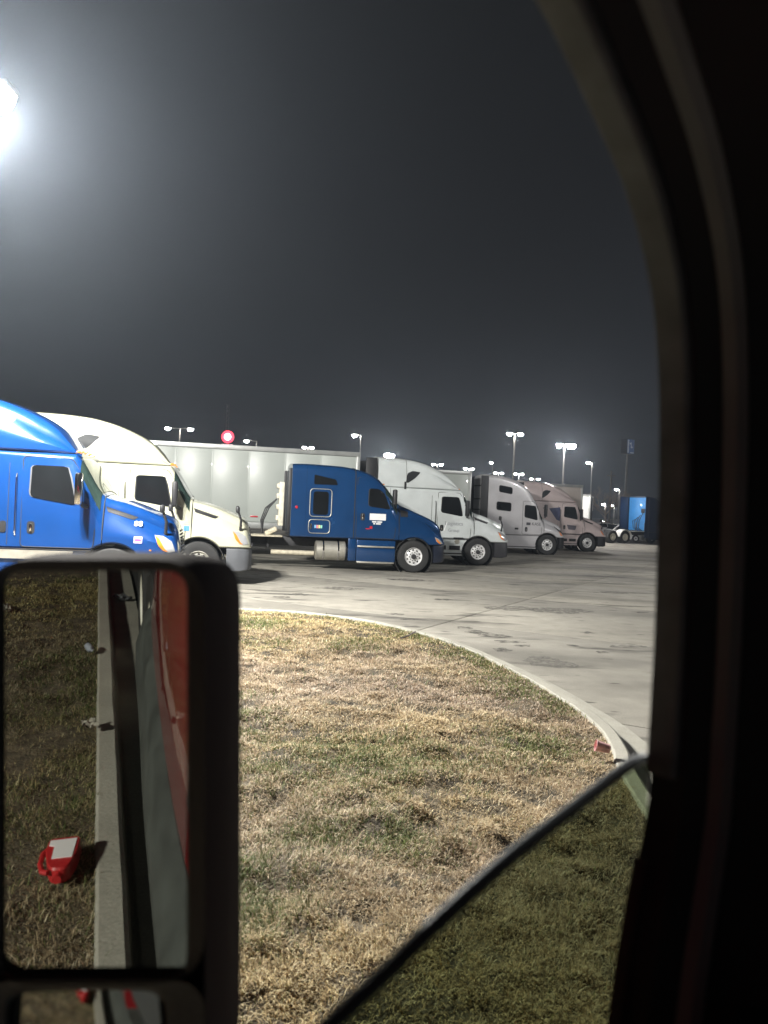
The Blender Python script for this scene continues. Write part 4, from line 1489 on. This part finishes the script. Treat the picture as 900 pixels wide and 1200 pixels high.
p = at_depth(735.5, 523.5, 120)
sb = thing("pylon_sign", "unlit boxy blue and white sign given a faint glow, on a thin tall pole above the dark blue tractor", "sign", (p.x, p.y, 0), R(38))
MB().tube([(0, 0, 0), (0, 0, p.z * 0.6), (0, 0, p.z - 1.1)], 0.22, 8, 0.14).build("post", POLE, sb)
MB().box((0, 0, p.z), (1.9, 1.1, 2.3), 0.05).build("sign_box", mat("sign_dark", (0.03, 0.03, 0.04), 0.5), sb)
MB().box((0, -0.57, p.z), (1.8, 0.05, 2.2), 0.02).build("sign_face", mat("sign_blue", (0.05, 0.10, 0.25), 0.4, emit=0.10, ecol=(0.3, 0.42, 0.75)), sb)  # faint glow put into the face so it shows in the dark
for (x, z, w, h) in ((-0.7, 0, 0.35, 2.0), (-0.1, 0.45, 0.5, 0.25), (0.2, -0.1, 0.5, 0.22), (0.3, -0.95, 0.9, 0.16), (0.05, 0.2, 0.18, 0.9)):
    MB().box((x, -0.61, p.z + z), (w, 0.03, h), 0.01).build("sign_mark", mat("sign_pale", (0.5, 0.55, 0.6), 0.4, emit=0.09, ecol=(0.55, 0.62, 0.75)), sb)  # the marks are given the same faint glow

p = at_depth(267, 474, 200)
tw = thing("radio_tower", "faint thin lattice tower rising behind the round red sign", "tower", (p.x, p.y, 0))
lt = MB()
for k in range(3):
    q = 2 * math.pi * k / 3
    lt.tube([(math.cos(q) * 0.7, math.sin(q) * 0.7, 0), (math.cos(q) * 0.35, math.sin(q) * 0.35, p.z)], 0.045, 5)
lt.build("mast_leg", POLE, tw)
br = MB()
nz = 22
for i in range(nz):
    for k in range(3):
        a, c = 2 * math.pi * k / 3, 2 * math.pi * (k + 1) / 3
        za, zc = p.z * i / nz, p.z * (i + 1) / nz
        ra, rc = 0.7 - 0.35 * i / nz, 0.7 - 0.35 * (i + 1) / nz
        br.tube([(math.cos(a) * ra, math.sin(a) * ra, za), (math.cos(c) * rc, math.sin(c) * rc, zc)], 0.03, 4)
stuff(br.build("lattice_brace", POLE, tw))

p = at_depth(716.5, 552, 115)
up_ = thing("utility_pole", "bare wooden utility pole between the bare tree and the dark blue tractor", "utility pole", (p.x, p.y, 0))
MB().tube([(0, 0, 0), (0, 0, p.z)], 0.17, 8, 0.12).build("post", mat("pole_wood", (0.16, 0.14, 0.13), 0.8), up_)
MB().box((0, 0, p.z - 0.7), (1.3, 0.12, 0.12), 0.02).build("crossarm", mat("pole_wood", (0.16, 0.14, 0.13)), up_)


def bare_tree(label, loc, H, seed):
    t = thing("bare_tree", label, "tree", loc)
    rnd = random.Random(seed)
    tr_, cr = MB(), MB()
    trm = [Vector((0, 0, 0)), Vector((0.05, 0, H * 0.18)), Vector((0.0, 0.04, H * 0.36))]
    tr_.tube(trm, 0.15, 8, 0.10)

    def grow(p0, d, L, r, lev):
        p1 = p0 + d * L * 0.5 + Vector((rnd.uniform(-1, 1), rnd.uniform(-1, 1), 0)) * L * 0.05
        p2 = p0 + d * L
        cr.tube([p0, p1, p2], r, 5 if lev < 2 else 3, r * 0.6, cap=False)
        if lev >= 5:
            return
        for k in range(3 if lev < 4 else 2):
            nd = (d + Vector((rnd.uniform(-1, 1), rnd.uniform(-1, 1), rnd.uniform(-0.25, 0.6))) * 0.75).normalized()
            grow(p0.lerp(p2, rnd.uniform(0.55, 1.0)), nd, L * rnd.uniform(0.6, 0.8), r * 0.62, lev + 1)
    for k in range(5):
        a = 2 * math.pi * k / 5 + rnd.uniform(-0.4, 0.4)
        grow(trm[1 if k % 2 else 2].lerp(trm[2], 0.5), Vector((math.cos(a) * 0.75, math.sin(a) * 0.75, 0.8)).normalized(), H * 0.24, 0.07, 0)
    bk = mat("bark", (0.26, 0.21, 0.18), 0.85, var=0.3, scale=6)
    tr_.build("trunk", bk, t)
    stuff(cr.build("crown", bk, t))
    return t


p = at_depth(709, 620, 96)
bare_tree("leafless pale tree beyond the dusty white truck's hood", (p.x, p.y, 0), 6.6, 4)

# ------------------------------------------------------------------ litter
def litter(name, label, cat, loc, mb, m, rz=0.0):
    o = mb.build(name, m, None, 40)
    o.location = loc
    o.rotation_euler = (0, 0, rz)
    return tag(o, label, cat)


def crumple(seed, a, b, h, n=7):
    rnd = random.Random(seed)
    mb = MB()
    V, Fc = [], []
    for i in range(n):
        for j in range(n):
            V.append(((i / (n - 1) - 0.5) * a + rnd.uniform(-1, 1) * a * 0.06, (j / (n - 1) - 0.5) * b + rnd.uniform(-1, 1) * b * 0.06, rnd.uniform(0.15, 1) * h))
    for i in range(n - 1):
        for j in range(n - 1):
            Fc.append((i * n + j, (i + 1) * n + j, (i + 1) * n + j + 1, i * n + j + 1))
    V2 = [(x, y, z - 0.004) for x, y, z in V]
    o = len(V)
    return mb.add(V + V2, Fc + [tuple(q + o for q in f[::-1]) for f in Fc])


p = G(714, 885, 0.17)
cup = MB().lathe([(0.0, 0.0), (0.034, 0.0), (0.045, 0.11), (0.048, 0.112), (0.046, 0.115), (0.03, 0.02), (0, 0.02)], Matrix.Rotation(R(78), 4, 'Y') @ Matrix.Rotation(R(25), 4, 'X'), 20)
litter("paper_cup", "crushed pink and white paper cup on the grass edge at the kerb bend", "litter", (p.x, p.y, p.z + 0.05), cup, mat("pink_paper", (0.72, 0.42, 0.42), 0.6, var=0.3, scale=15), R(200))
p = G(478, 757, 0.05)
litter("stick", "tiny dark twig on the kerb at the far grass edge", "litter", (p.x, p.y, 0.17), MB().tube([(-0.12, 0, 0), (0, 0.02, 0.03), (0.11, -0.02, 0.10)], 0.014, 5), mat("pole_wood", (0.16, 0.14, 0.13)), 0.4)

# ------------------------------------------------------------------ our own truck: window, mirror, flank
OWN = thing("red_truck", "dark cab interior we look out of, with wing mirror and half lowered window", "truck", (0, 0, 0))
LAT = 0.30


def on_plane(px, py, lat):
    d = ray(px, py)
    t = lat / d.dot(lf)
    return Vector((0, 0, CAM_Z)) + d * t


def TP(s, lat, z):
    return fw * s + lf * lat + Vector((0, 0, z))


# window opening edge, as seen, on the plane of the door
edge_px = [(470, -190), (560, -90), (628, 0), (690, 125), (735, 230), (763, 340), (772, 450), (772, 560), (770, 640), (766, 760), (760, 860), (757, 905), (753, 950), (740, 1020), (724, 1110), (706, 1230), (690, 1330)]
E = [on_plane(x, y, LAT) for x, y in edge_px]
Es = smooth(E, 5)
# outward normal in the plane (away from the opening)
ctr = on_plane(480, 500, LAT)


def offs(i, n_, dl):
    a, b = Es[max(i - 1, 0)], Es[min(i + 1, len(Es) - 1)]
    t = (b - a).normalized()
    nn = t.cross(lf).normalized()
    if nn.dot(Es[i] - ctr) < 0:
        nn = -nn
    return Es[i] + nn * n_ - lf * dl


def strip(name, prof, m, i0=0, i1=None, parent=OWN):
    mb = MB()
    i1 = len(Es) if i1 is None else i1
    V = [offs(i, a, b) for i in range(i0, i1) for a, b in prof]
    k = len(prof)
    nn = i1 - i0
    mb.add(V, [(i * k + j, i * k + (j + 1) % k, (i + 1) * k + (j + 1) % k, (i + 1) * k + j) for i in range(nn - 1) for j in range(k)]
           + [tuple(range(k)), tuple((nn - 1) * k + j for j in range(k - 1, -1, -1))])
    return mb.build(name, m, parent, 40)


TRIM = mat("cab_trim", (0.006, 0.006, 0.007), 0.6, bump=0.1, bscale=200)
SEAL = mat("window_seal", (0.17, 0.19, 0.20), 0.35, var=0.1, scale=12)
CHAN = mat("window_channel_metal", (0.16, 0.185, 0.20), 0.40, 0.3, var=0.2, scale=30)
frame_ = strip("window_frame", [(0.0135, 0.0), (0.0135, 0.034), (0.030, 0.055), (0.060, 0.075), (0.085, 0.12), (0.11, 0.20), (0.30, 0.24), (0.30, 0.04), (0.06, 0.0)], TRIM)
strip("window_channel", [(0.0, 0.0), (-0.001, 0.004), (-0.001, 0.026), (0.002, 0.030), (0.013, 0.030), (0.013, 0.0)], CHAN, 0, 56, frame_)
strip("door_seal", [(0.030, 0.050), (0.030, 0.068), (0.040, 0.076), (0.050, 0.074), (0.052, 0.060)], SEAL, 0, None, frame_)
strip("lower_trim", [(0.0, 0.0), (0.0, 0.012), (0.016, 0.018), (0.016, 0.0)], mat("maroon_trim", (0.035, 0.012, 0.012), 0.5), 64, None, frame_)

# half lowered window glass
gl_px = [(330, 1262), (385, 1203), (450, 1142), (520, 1074), (600, 1003), (660, 956), (700, 925), (728, 903), (746, 891), (756, 889), (761, 897)]
gt = smooth([on_plane(x, y, LAT + 0.012) for x, y in gl_px], 5)
gb = [Vector((p_.x, p_.y, 1.2)) for p_ in gt]
gg, nt, b, out = new_mat("tinted_glass")
nt.nodes.remove(b)
trn = nt.nodes.new("ShaderNodeBsdfTransparent")
trn.inputs[0].default_value = (0.24, 0.29, 0.20, 1)
gls = nt.nodes.new("ShaderNodeBsdfGlossy")
gls.inputs['Roughness'].default_value = 0.03
lw = nt.nodes.new("ShaderNodeLayerWeight")
lw.inputs['Blend'].default_value = 0.5
pw_ = nt.nodes.new("ShaderNodeMath")
pw_.operation = 'POWER'
pw_.inputs[1].default_value = 4.0
nt.links.new(lw.outputs['Facing'], pw_.inputs[0])
fz = nt.nodes.new("ShaderNodeMath")
fz.operation = 'MULTIPLY_ADD'
fz.inputs[1].default_value = 0.4
fz.inputs[2].default_value = 0.04
nt.links.new(pw_.outputs[0], fz.inputs[0])
ms = nt.nodes.new("ShaderNodeMixShader")
nt.links.new(fz.outputs[0], ms.inputs[0])
nt.links.new(trn.outputs[0], ms.inputs[1])
nt.links.new(gls.outputs[0], ms.inputs[2])
nt.links.new(ms.outputs[0], out.inputs['Surface'])
mb = MB()
k = len(gt)
mb.add(gt + gb, [(i, i + 1, k + i + 1, k + i) for i in range(k - 1)])
wg = mb.build("window_glass", gg, OWN, 0)
mb = MB()
mb.tube([p_ for p_ in gt], 0.0062, 8)
mb.build("glass_edge", mat("glass_edge", (0.05, 0.06, 0.065), 0.4), wg)

# wing mirror
Mpos = at_depth(110, 905, 0.85)
d_in = ray(117, 505).normalized()
d_out = -fw
mn = (d_out - d_in).normalized()


def on_mirror(px, py, off=0.0):
    d = ray(px, py)
    o = Vector((0, 0, CAM_Z))
    t = (Mpos + mn * off - o).dot(mn) / d.dot(mn)
    return o + d * t


mirr, nt, b, out = new_mat("mirror_silver")
b.inputs['Base Color'].default_value = (0.42, 0.43, 0.39, 1)
b.inputs['Metallic'].default_value = 1.0
b.inputs['Roughness'].default_value = 0.012


def rr_px(x0, x1, y0, y1, r, n=6):
    return rpoly([(x0, y0), (x1, y0), (x1, y1), (x0, y1)], r, n)


ra = 0.045
mloop = rr_px(3, 217, 671, 1143, 26)
house = MB()
inner = [on_mirror(x, y, 0.004) for x, y in mloop]
outer = [on_mirror(x, y, 0.012) for x, y in rr_px(-22, 240, 656, 1330, 60)]
N_ = len(inner)
# shell: rounded bezel, then side walls running away from us
loops = [outer]
ax = Vector((mn.x, mn.y, 0)).normalized()
cen = sum(outer, Vector()) / len(outer)
for dpt, sc_ in ((0.006, 1.006), (0.02, 1.010), (0.05, 1.008), (0.10, 0.985), (0.14, 0.85), (0.155, 0.5)):
    loops.append([cen + (p_ - cen) * sc_ - mn * (dpt + 0.012) for p_ in outer])
V = [p_ for l_ in loops for p_ in l_]
Fc = []
for i in range(len(loops) - 1):
    for j in range(N_):
        Fc.append((i * N_ + j, i * N_ + (j + 1) % N_, (i + 1) * N_ + (j + 1) % N_, (i + 1) * N_ + j))
Fc.append(tuple((len(loops) - 1) * N_ + j for j in range(N_ - 1, -1, -1)))
house.add(V, Fc)
hs = house.build("wing_mirror", mat("mirror_housing", (0.026, 0.02, 0.02), 0.9, bump=0.1, bscale=150, spec=0.06), OWN, 50)
# bezel: front plate with two openings, built as bridged rings
low = rr_px(10, 192, 1163, 1318, 26)
bz = MB()
a_ = [on_mirror(x, y, 0.012) for x, y in rr_px(-22, 240, 656, 1153, 60)]
c_ = [on_mirror(x, y, -0.004) for x, y in mloop]
d2 = [on_mirror(x, y, 0.006) for x, y in rr_px(-2, 222, 666, 1147, 28)]
for A_, B_ in ((a_, d2), (d2, c_)):
    bz.add(A_ + B_, [(j, (j + 1) % N_, N_ + (j + 1) % N_, N_ + j) for j in range(N_)])
a_ = [on_mirror(x, y, 0.012) for x, y in rr_px(-22, 240, 1149, 1330, 40)]
d2 = [on_mirror(x, y, 0.006) for x, y in rr_px(5, 198, 1158, 1322, 28)]
c_ = [on_mirror(x, y, -0.004) for x, y in low]
for A_, B_ in ((a_, d2), (d2, c_)):
    bz.add(A_ + B_, [(j, (j + 1) % N_, N_ + (j + 1) % N_, N_ + j) for j in range(N_)])
bz.build("bezel", BLACK, hs)
# mirror glass sheets
gm_ = MB().slab([on_mirror(x, y, 0.0) for x, y in rr_px(1, 219, 669, 1145, 26)], [on_mirror(x, y, -0.005) for x, y in rr_px(1, 219, 669, 1145, 26)])
gm_.build("mirror_glass", mirr, hs, 0)
# convex lower glass: a shallow spherical bowl
cvx = MB()
c0 = on_mirror(100, 1240, 0)
ux = (on_mirror(101, 1240, 0) - c0).normalized()
uy = mn.cross(ux).normalized()
n = 14
hw_ = (on_mirror(194, 1240) - on_mirror(8, 1240)).length / 2
hh_ = (on_mirror(100, 1320) - on_mirror(100, 1161)).length / 2
Rr = 0.65
V = []
for i in range(n + 1):
    for j in range(n + 1):
        a = (i / n * 2 - 1) * hw_
        b_ = (j / n * 2 - 1) * hh_
        V.append(c0 + ux * a + uy * b_ - mn * (((a - 0.03) ** 2 + b_ * b_) / (2 * Rr)) + mn * 0.006)
cvx.add(V, [(i * (n + 1) + j, (i + 1) * (n + 1) + j, (i + 1) * (n + 1) + j + 1, i * (n + 1) + j + 1) for i in range(n) for j in range(n)])
cvx.build("convex_glass", mirr, hs, 60)
arm = MB()
bot_c = on_mirror(120, 1325, -0.08)
arm.tube([bot_c, bot_c + Vector((0, 0, -0.12)) + lf * -0.05, TP(0.42, 0.40, 1.22), TP(0.45, 0.33, 1.20)], 0.028, 8)
arm.build("mirror_arm", BLACK, hs)

# flank of our truck, seen in the mirror
def sweep_s(prof_fn, ss, name, m, parent=OWN, angle=40):
    mb = MB()
    P0 = prof_fn(ss[0])
    k = len(P0)
    V = []
    for s in ss:
        V += [TP(s, a, z) for a, z in prof_fn(s)]
    nn = len(ss)
    mb.add(V, [(i * k + j, i * k + (j + 1) % k, (i + 1) * k + (j + 1) % k, (i + 1) * k + j) for i in range(nn - 1) for j in range(k)]
           + [tuple(range(k)), tuple((nn - 1) * k + j for j in range(k - 1, -1, -1))])
    return mb.build(name, m, parent, angle)


def flank(s):
    return float(pchip([(-9, 0.30), (-5.5, 0.36), (-4.6, 0.40), (-3.4, 0.49), (-2.0, 0.53), (-1.2, 0.52), (1.0, 0.47)], [s])[0])


def sk_top(s):
    return float(pchip([(-9, 0.95), (-4, 0.93), (-2.4, 0.86), (-1.4, 0.68), (1.0, 0.62)], [s])[0])


sweep_s(lambda s: [(flank(s) - 0.02, 0.9), (flank(s), 0.98), (flank(s) - 0.06, 1.35), (0.32, 1.50), (0.20, 1.52), (0.20, 0.9)], list(np.linspace(-1.12, 0.9, 8)), "door", mat("door_grey", (0.04, 0.042, 0.044), 0.6))
sweep_s(lambda s: [(flank(s) - 0.02, sk_top(s)), (flank(s), sk_top(s) + 0.10), (flank(s) - 0.03, 1.35), (flank(s) - 0.10, 2.1), (flank(s) - 0.16, 2.9), (0.05, 3.3), (0.0, 3.3), (0.0, sk_top(s))],
        list(np.linspace(-4.4, -1.135, 10)), "sleeper_side", P_RED)
sweep_s(lambda s: [(0.31, 1.0), (0.32, 1.1), (0.32, 3.9), (0.28, 4.0), (0.05, 4.0), (0.05, 1.0)], list(np.linspace(-13.0, -4.75, 6)), "trailer_side", P_RED)


def fair_prof(s):
    w = float(pchip([(-8, 0.44), (-5.5, 0.52), (-3.3, 0.565), (-2, 0.60), (-0.8, 0.61), (0.6, 0.52)], [s])[0])
    t = sk_top(s)
    f = flank(s)
    return [(w - 0.10, 0.26), (w - 0.02, 0.33), (w, 0.45), (w - 0.005, 0.6 * t + 0.1), (f + (w - f) * 0.45, t - 0.05), (f - 0.01, t + 0.02), (0.1, t + 0.02), (0.1, 0.26)]


sweep_s(fair_prof, list(np.linspace(-4.35, 0.5, 16)), "side_fairing", mat("road_grey_plastic", (0.045, 0.05, 0.046), 0.7, var=0.4, scale=5, bump=0.05, bscale=90))
for s in (-5.0, -6.3):
    w = link_mesh("wheel", WM['tyre'], OWN, Matrix.Translation(TP(s, 0.27, 0.524)) @ Matrix.Rotation(-YAW + R(90) + math.pi, 4, 'Z'))
    link_mesh("rim", WM['rim_d'], w)
tb = MB()
for s in (-5.0, -6.3):
    for q in np.linspace(0, 2 * math.pi, 46)[:-1]:
        for da in (-0.07, 0.03):
            c_ = TP(s + math.cos(q) * 0.527, 0.27 + da, 0.524 + math.sin(q) * 0.527)
            tb.box(c_, (0.05, 0.08, 0.018), 0.0, Matrix.Rotation(-YAW + R(90), 4, 'Z') @ Matrix.Rotation(-q + R(90), 4, 'Y') @ Matrix.Rotation(0.5 if da < 0 else -0.5, 4, 'Z'))
stuff(tb.build("tyre_tread", RUBBER, OWN, 0))

DASH = mat("dash_green_grey", (0.016, 0.030, 0.027), 0.6, bump=0.2, bscale=160)
sweep_s(lambda s: [(0.24, 0.9), (0.24, 1.52 + 0.12 * (s - 0.62)), (0.20, 1.60 + 0.12 * (s - 0.62)), (-1.45, 1.60 + 0.12 * (s - 0.62)), (-1.5, 1.5), (-1.5, 0.9)], [0.70, 0.72, 0.95, 1.10], "dashboard", DASH)
sweep_s(lambda s: [(0.18 - 0.06 * (s - 1.25), 0.9), (0.20 - 0.08 * (s - 1.25), 1.30), (0.06 - 0.08 * (s - 1.25), 1.50 - 0.10 * (s - 1.25)), (-0.6, 1.58 - 0.11 * (s - 1.25)),
                   (-1.3 + 0.08 * (s - 1.25), 1.50 - 0.10 * (s - 1.25)), (-1.44 + 0.08 * (s - 1.25), 1.30), (-1.42, 0.9)], list(np.linspace(1.25, 2.9, 8)), "hood", P_RED)

# litter seen in the mirror: real things on the ground behind us
def mirror_ground(px, py, z=0.0):
    o = Vector((0, 0, CAM_Z))
    d = ray(px, py)
    h = on_mirror(px, py)
    r_ = d - 2 * d.dot(mn) * mn
    t = (z - h.z) / r_.z
    return h + r_ * t, r_


p, r_ = mirror_ground(72, 1006, 0.19)
p1, _ = mirror_ground(66, 1028, 0.19)
p2, _ = mirror_ground(80, 984, 0.19)
jug = thing("oil_jug", "red plastic oil jug with white label lying on the grass, seen in the mirror", "jug", (p.x, p.y, p.z + 0.0))
ax_ = (p2 - p1)
jug.rotation_euler = (R(2), R(-3), math.atan2(ax_.y, ax_.x))
FY = -1.0
jo = rpoly([(x, FY * y) for x, y in [(-0.115, -0.052), (-0.02, -0.072), (0.12, -0.072), (0.12, 0.072), (0.02, 0.072), (-0.09, 0.045), (-0.135, 0.02), (-0.135, -0.03)]], 0.025)
JR = mat("jug_red", (0.42, 0.02, 0.022), 0.45, coat=0.1)
MB().slab([Vector((x, y, 0.036)) for x, y in [(a * 0.95, b * 0.93) for a, b in jo]], [Vector((x, y, 0.026)) for x, y in jo]).slab(
    [Vector((x, y, 0.026)) for x, y in jo], [Vector((x, y, -0.036)) for x, y in jo]).build("body", JR, jug, 50)
MB().tube([(x, FY * y, z) for x, y, z in [(-0.135, 0.035, 0.02), (-0.12, 0.062, 0.02), (-0.06, 0.080, 0.02), (0.02, 0.082, 0.02), (0.06, 0.06, 0.02)]], 0.012, 8).build("handle", JR, jug, 50)
MB().lathe([(0.02, 0), (0.02, 0.035), (0, 0.035)], Matrix.Translation((-0.13, 0.005, 0)) @ Matrix.Rotation(R(-90), 4, 'Y'), 14).build("cap", JR, jug)
lb = [(x, FY * y) for x, y in [(-0.055, -0.055), (0.095, -0.058), (0.095, 0.060), (0.055, 0.060), (0.045, 0.035), (-0.055, 0.032)]]
MB().slab([Vector((x, y, 0.040)) for x, y in lb], [Vector((x, y, 0.034)) for x, y in lb]).build("label", DECAL_W, jug, 0)

for (nm, lbl, px, py, mb_, m_) in (
    ("foil_wrapper", "crumpled silver foil lying in the dark gutter, seen in the mirror", 142, 703, crumple(3, 0.30, 0.16, 0.07), mat("foil", (0.5, 0.52, 0.55), 0.3, 0.8)),
    ("plastic_bottle", "small grey bottle lying on the grass near the kerb, seen in the mirror", 103, 757, MB().lathe([(0, 0), (0.032, 0.005), (0.032, 0.13), (0.013, 0.17), (0.013, 0.19), (0, 0.19)], Matrix.Rotation(R(88), 4, 'Y'), 14), mat("grey_bottle", (0.35, 0.38, 0.44), 0.3)),
    ("paper_scrap", "torn white paper scrap beside the kerb above the red jug, seen in the mirror", 106, 850, crumple(5, 0.13, 0.09, 0.03), mat("scrap", (0.34, 0.32, 0.27), 0.85)),
    ("paper_scrap", "pale paper scrap at the left edge of the mirror image", 6, 713, crumple(6, 0.32, 0.10, 0.03), mat("scrap", (0.34, 0.32, 0.27), 0.85)),
):
    p, _ = mirror_ground(px, py, 0.2 if nm != "foil_wrapper" else 0.02)
    litter(nm, lbl, "litter", (p.x, p.y, p.z), mb_, m_, 0.7)

# ------------------------------------------------------------------ thin night haze, added so the lamps glow in it
hz = MB().box((0, 110, 15.5), (520, 340, 33))
hm_ = bpy.data.materials.new("glow_haze")
hm_.use_nodes = True
nt = hm_.node_tree
nt.nodes.clear()
ho = nt.nodes.new("ShaderNodeOutputMaterial")
pv = nt.nodes.new("ShaderNodeVolumePrincipled")
pv.inputs['Color'].default_value = (0.72, 0.84, 1.0, 1)
pv.inputs['Density'].default_value = HAZE_D
pv.inputs['Anisotropy'].default_value = 0.74
nt.links.new(pv.outputs[0], ho.inputs['Volume'])
stuff(hz.build("haze", hm_, None, 0))
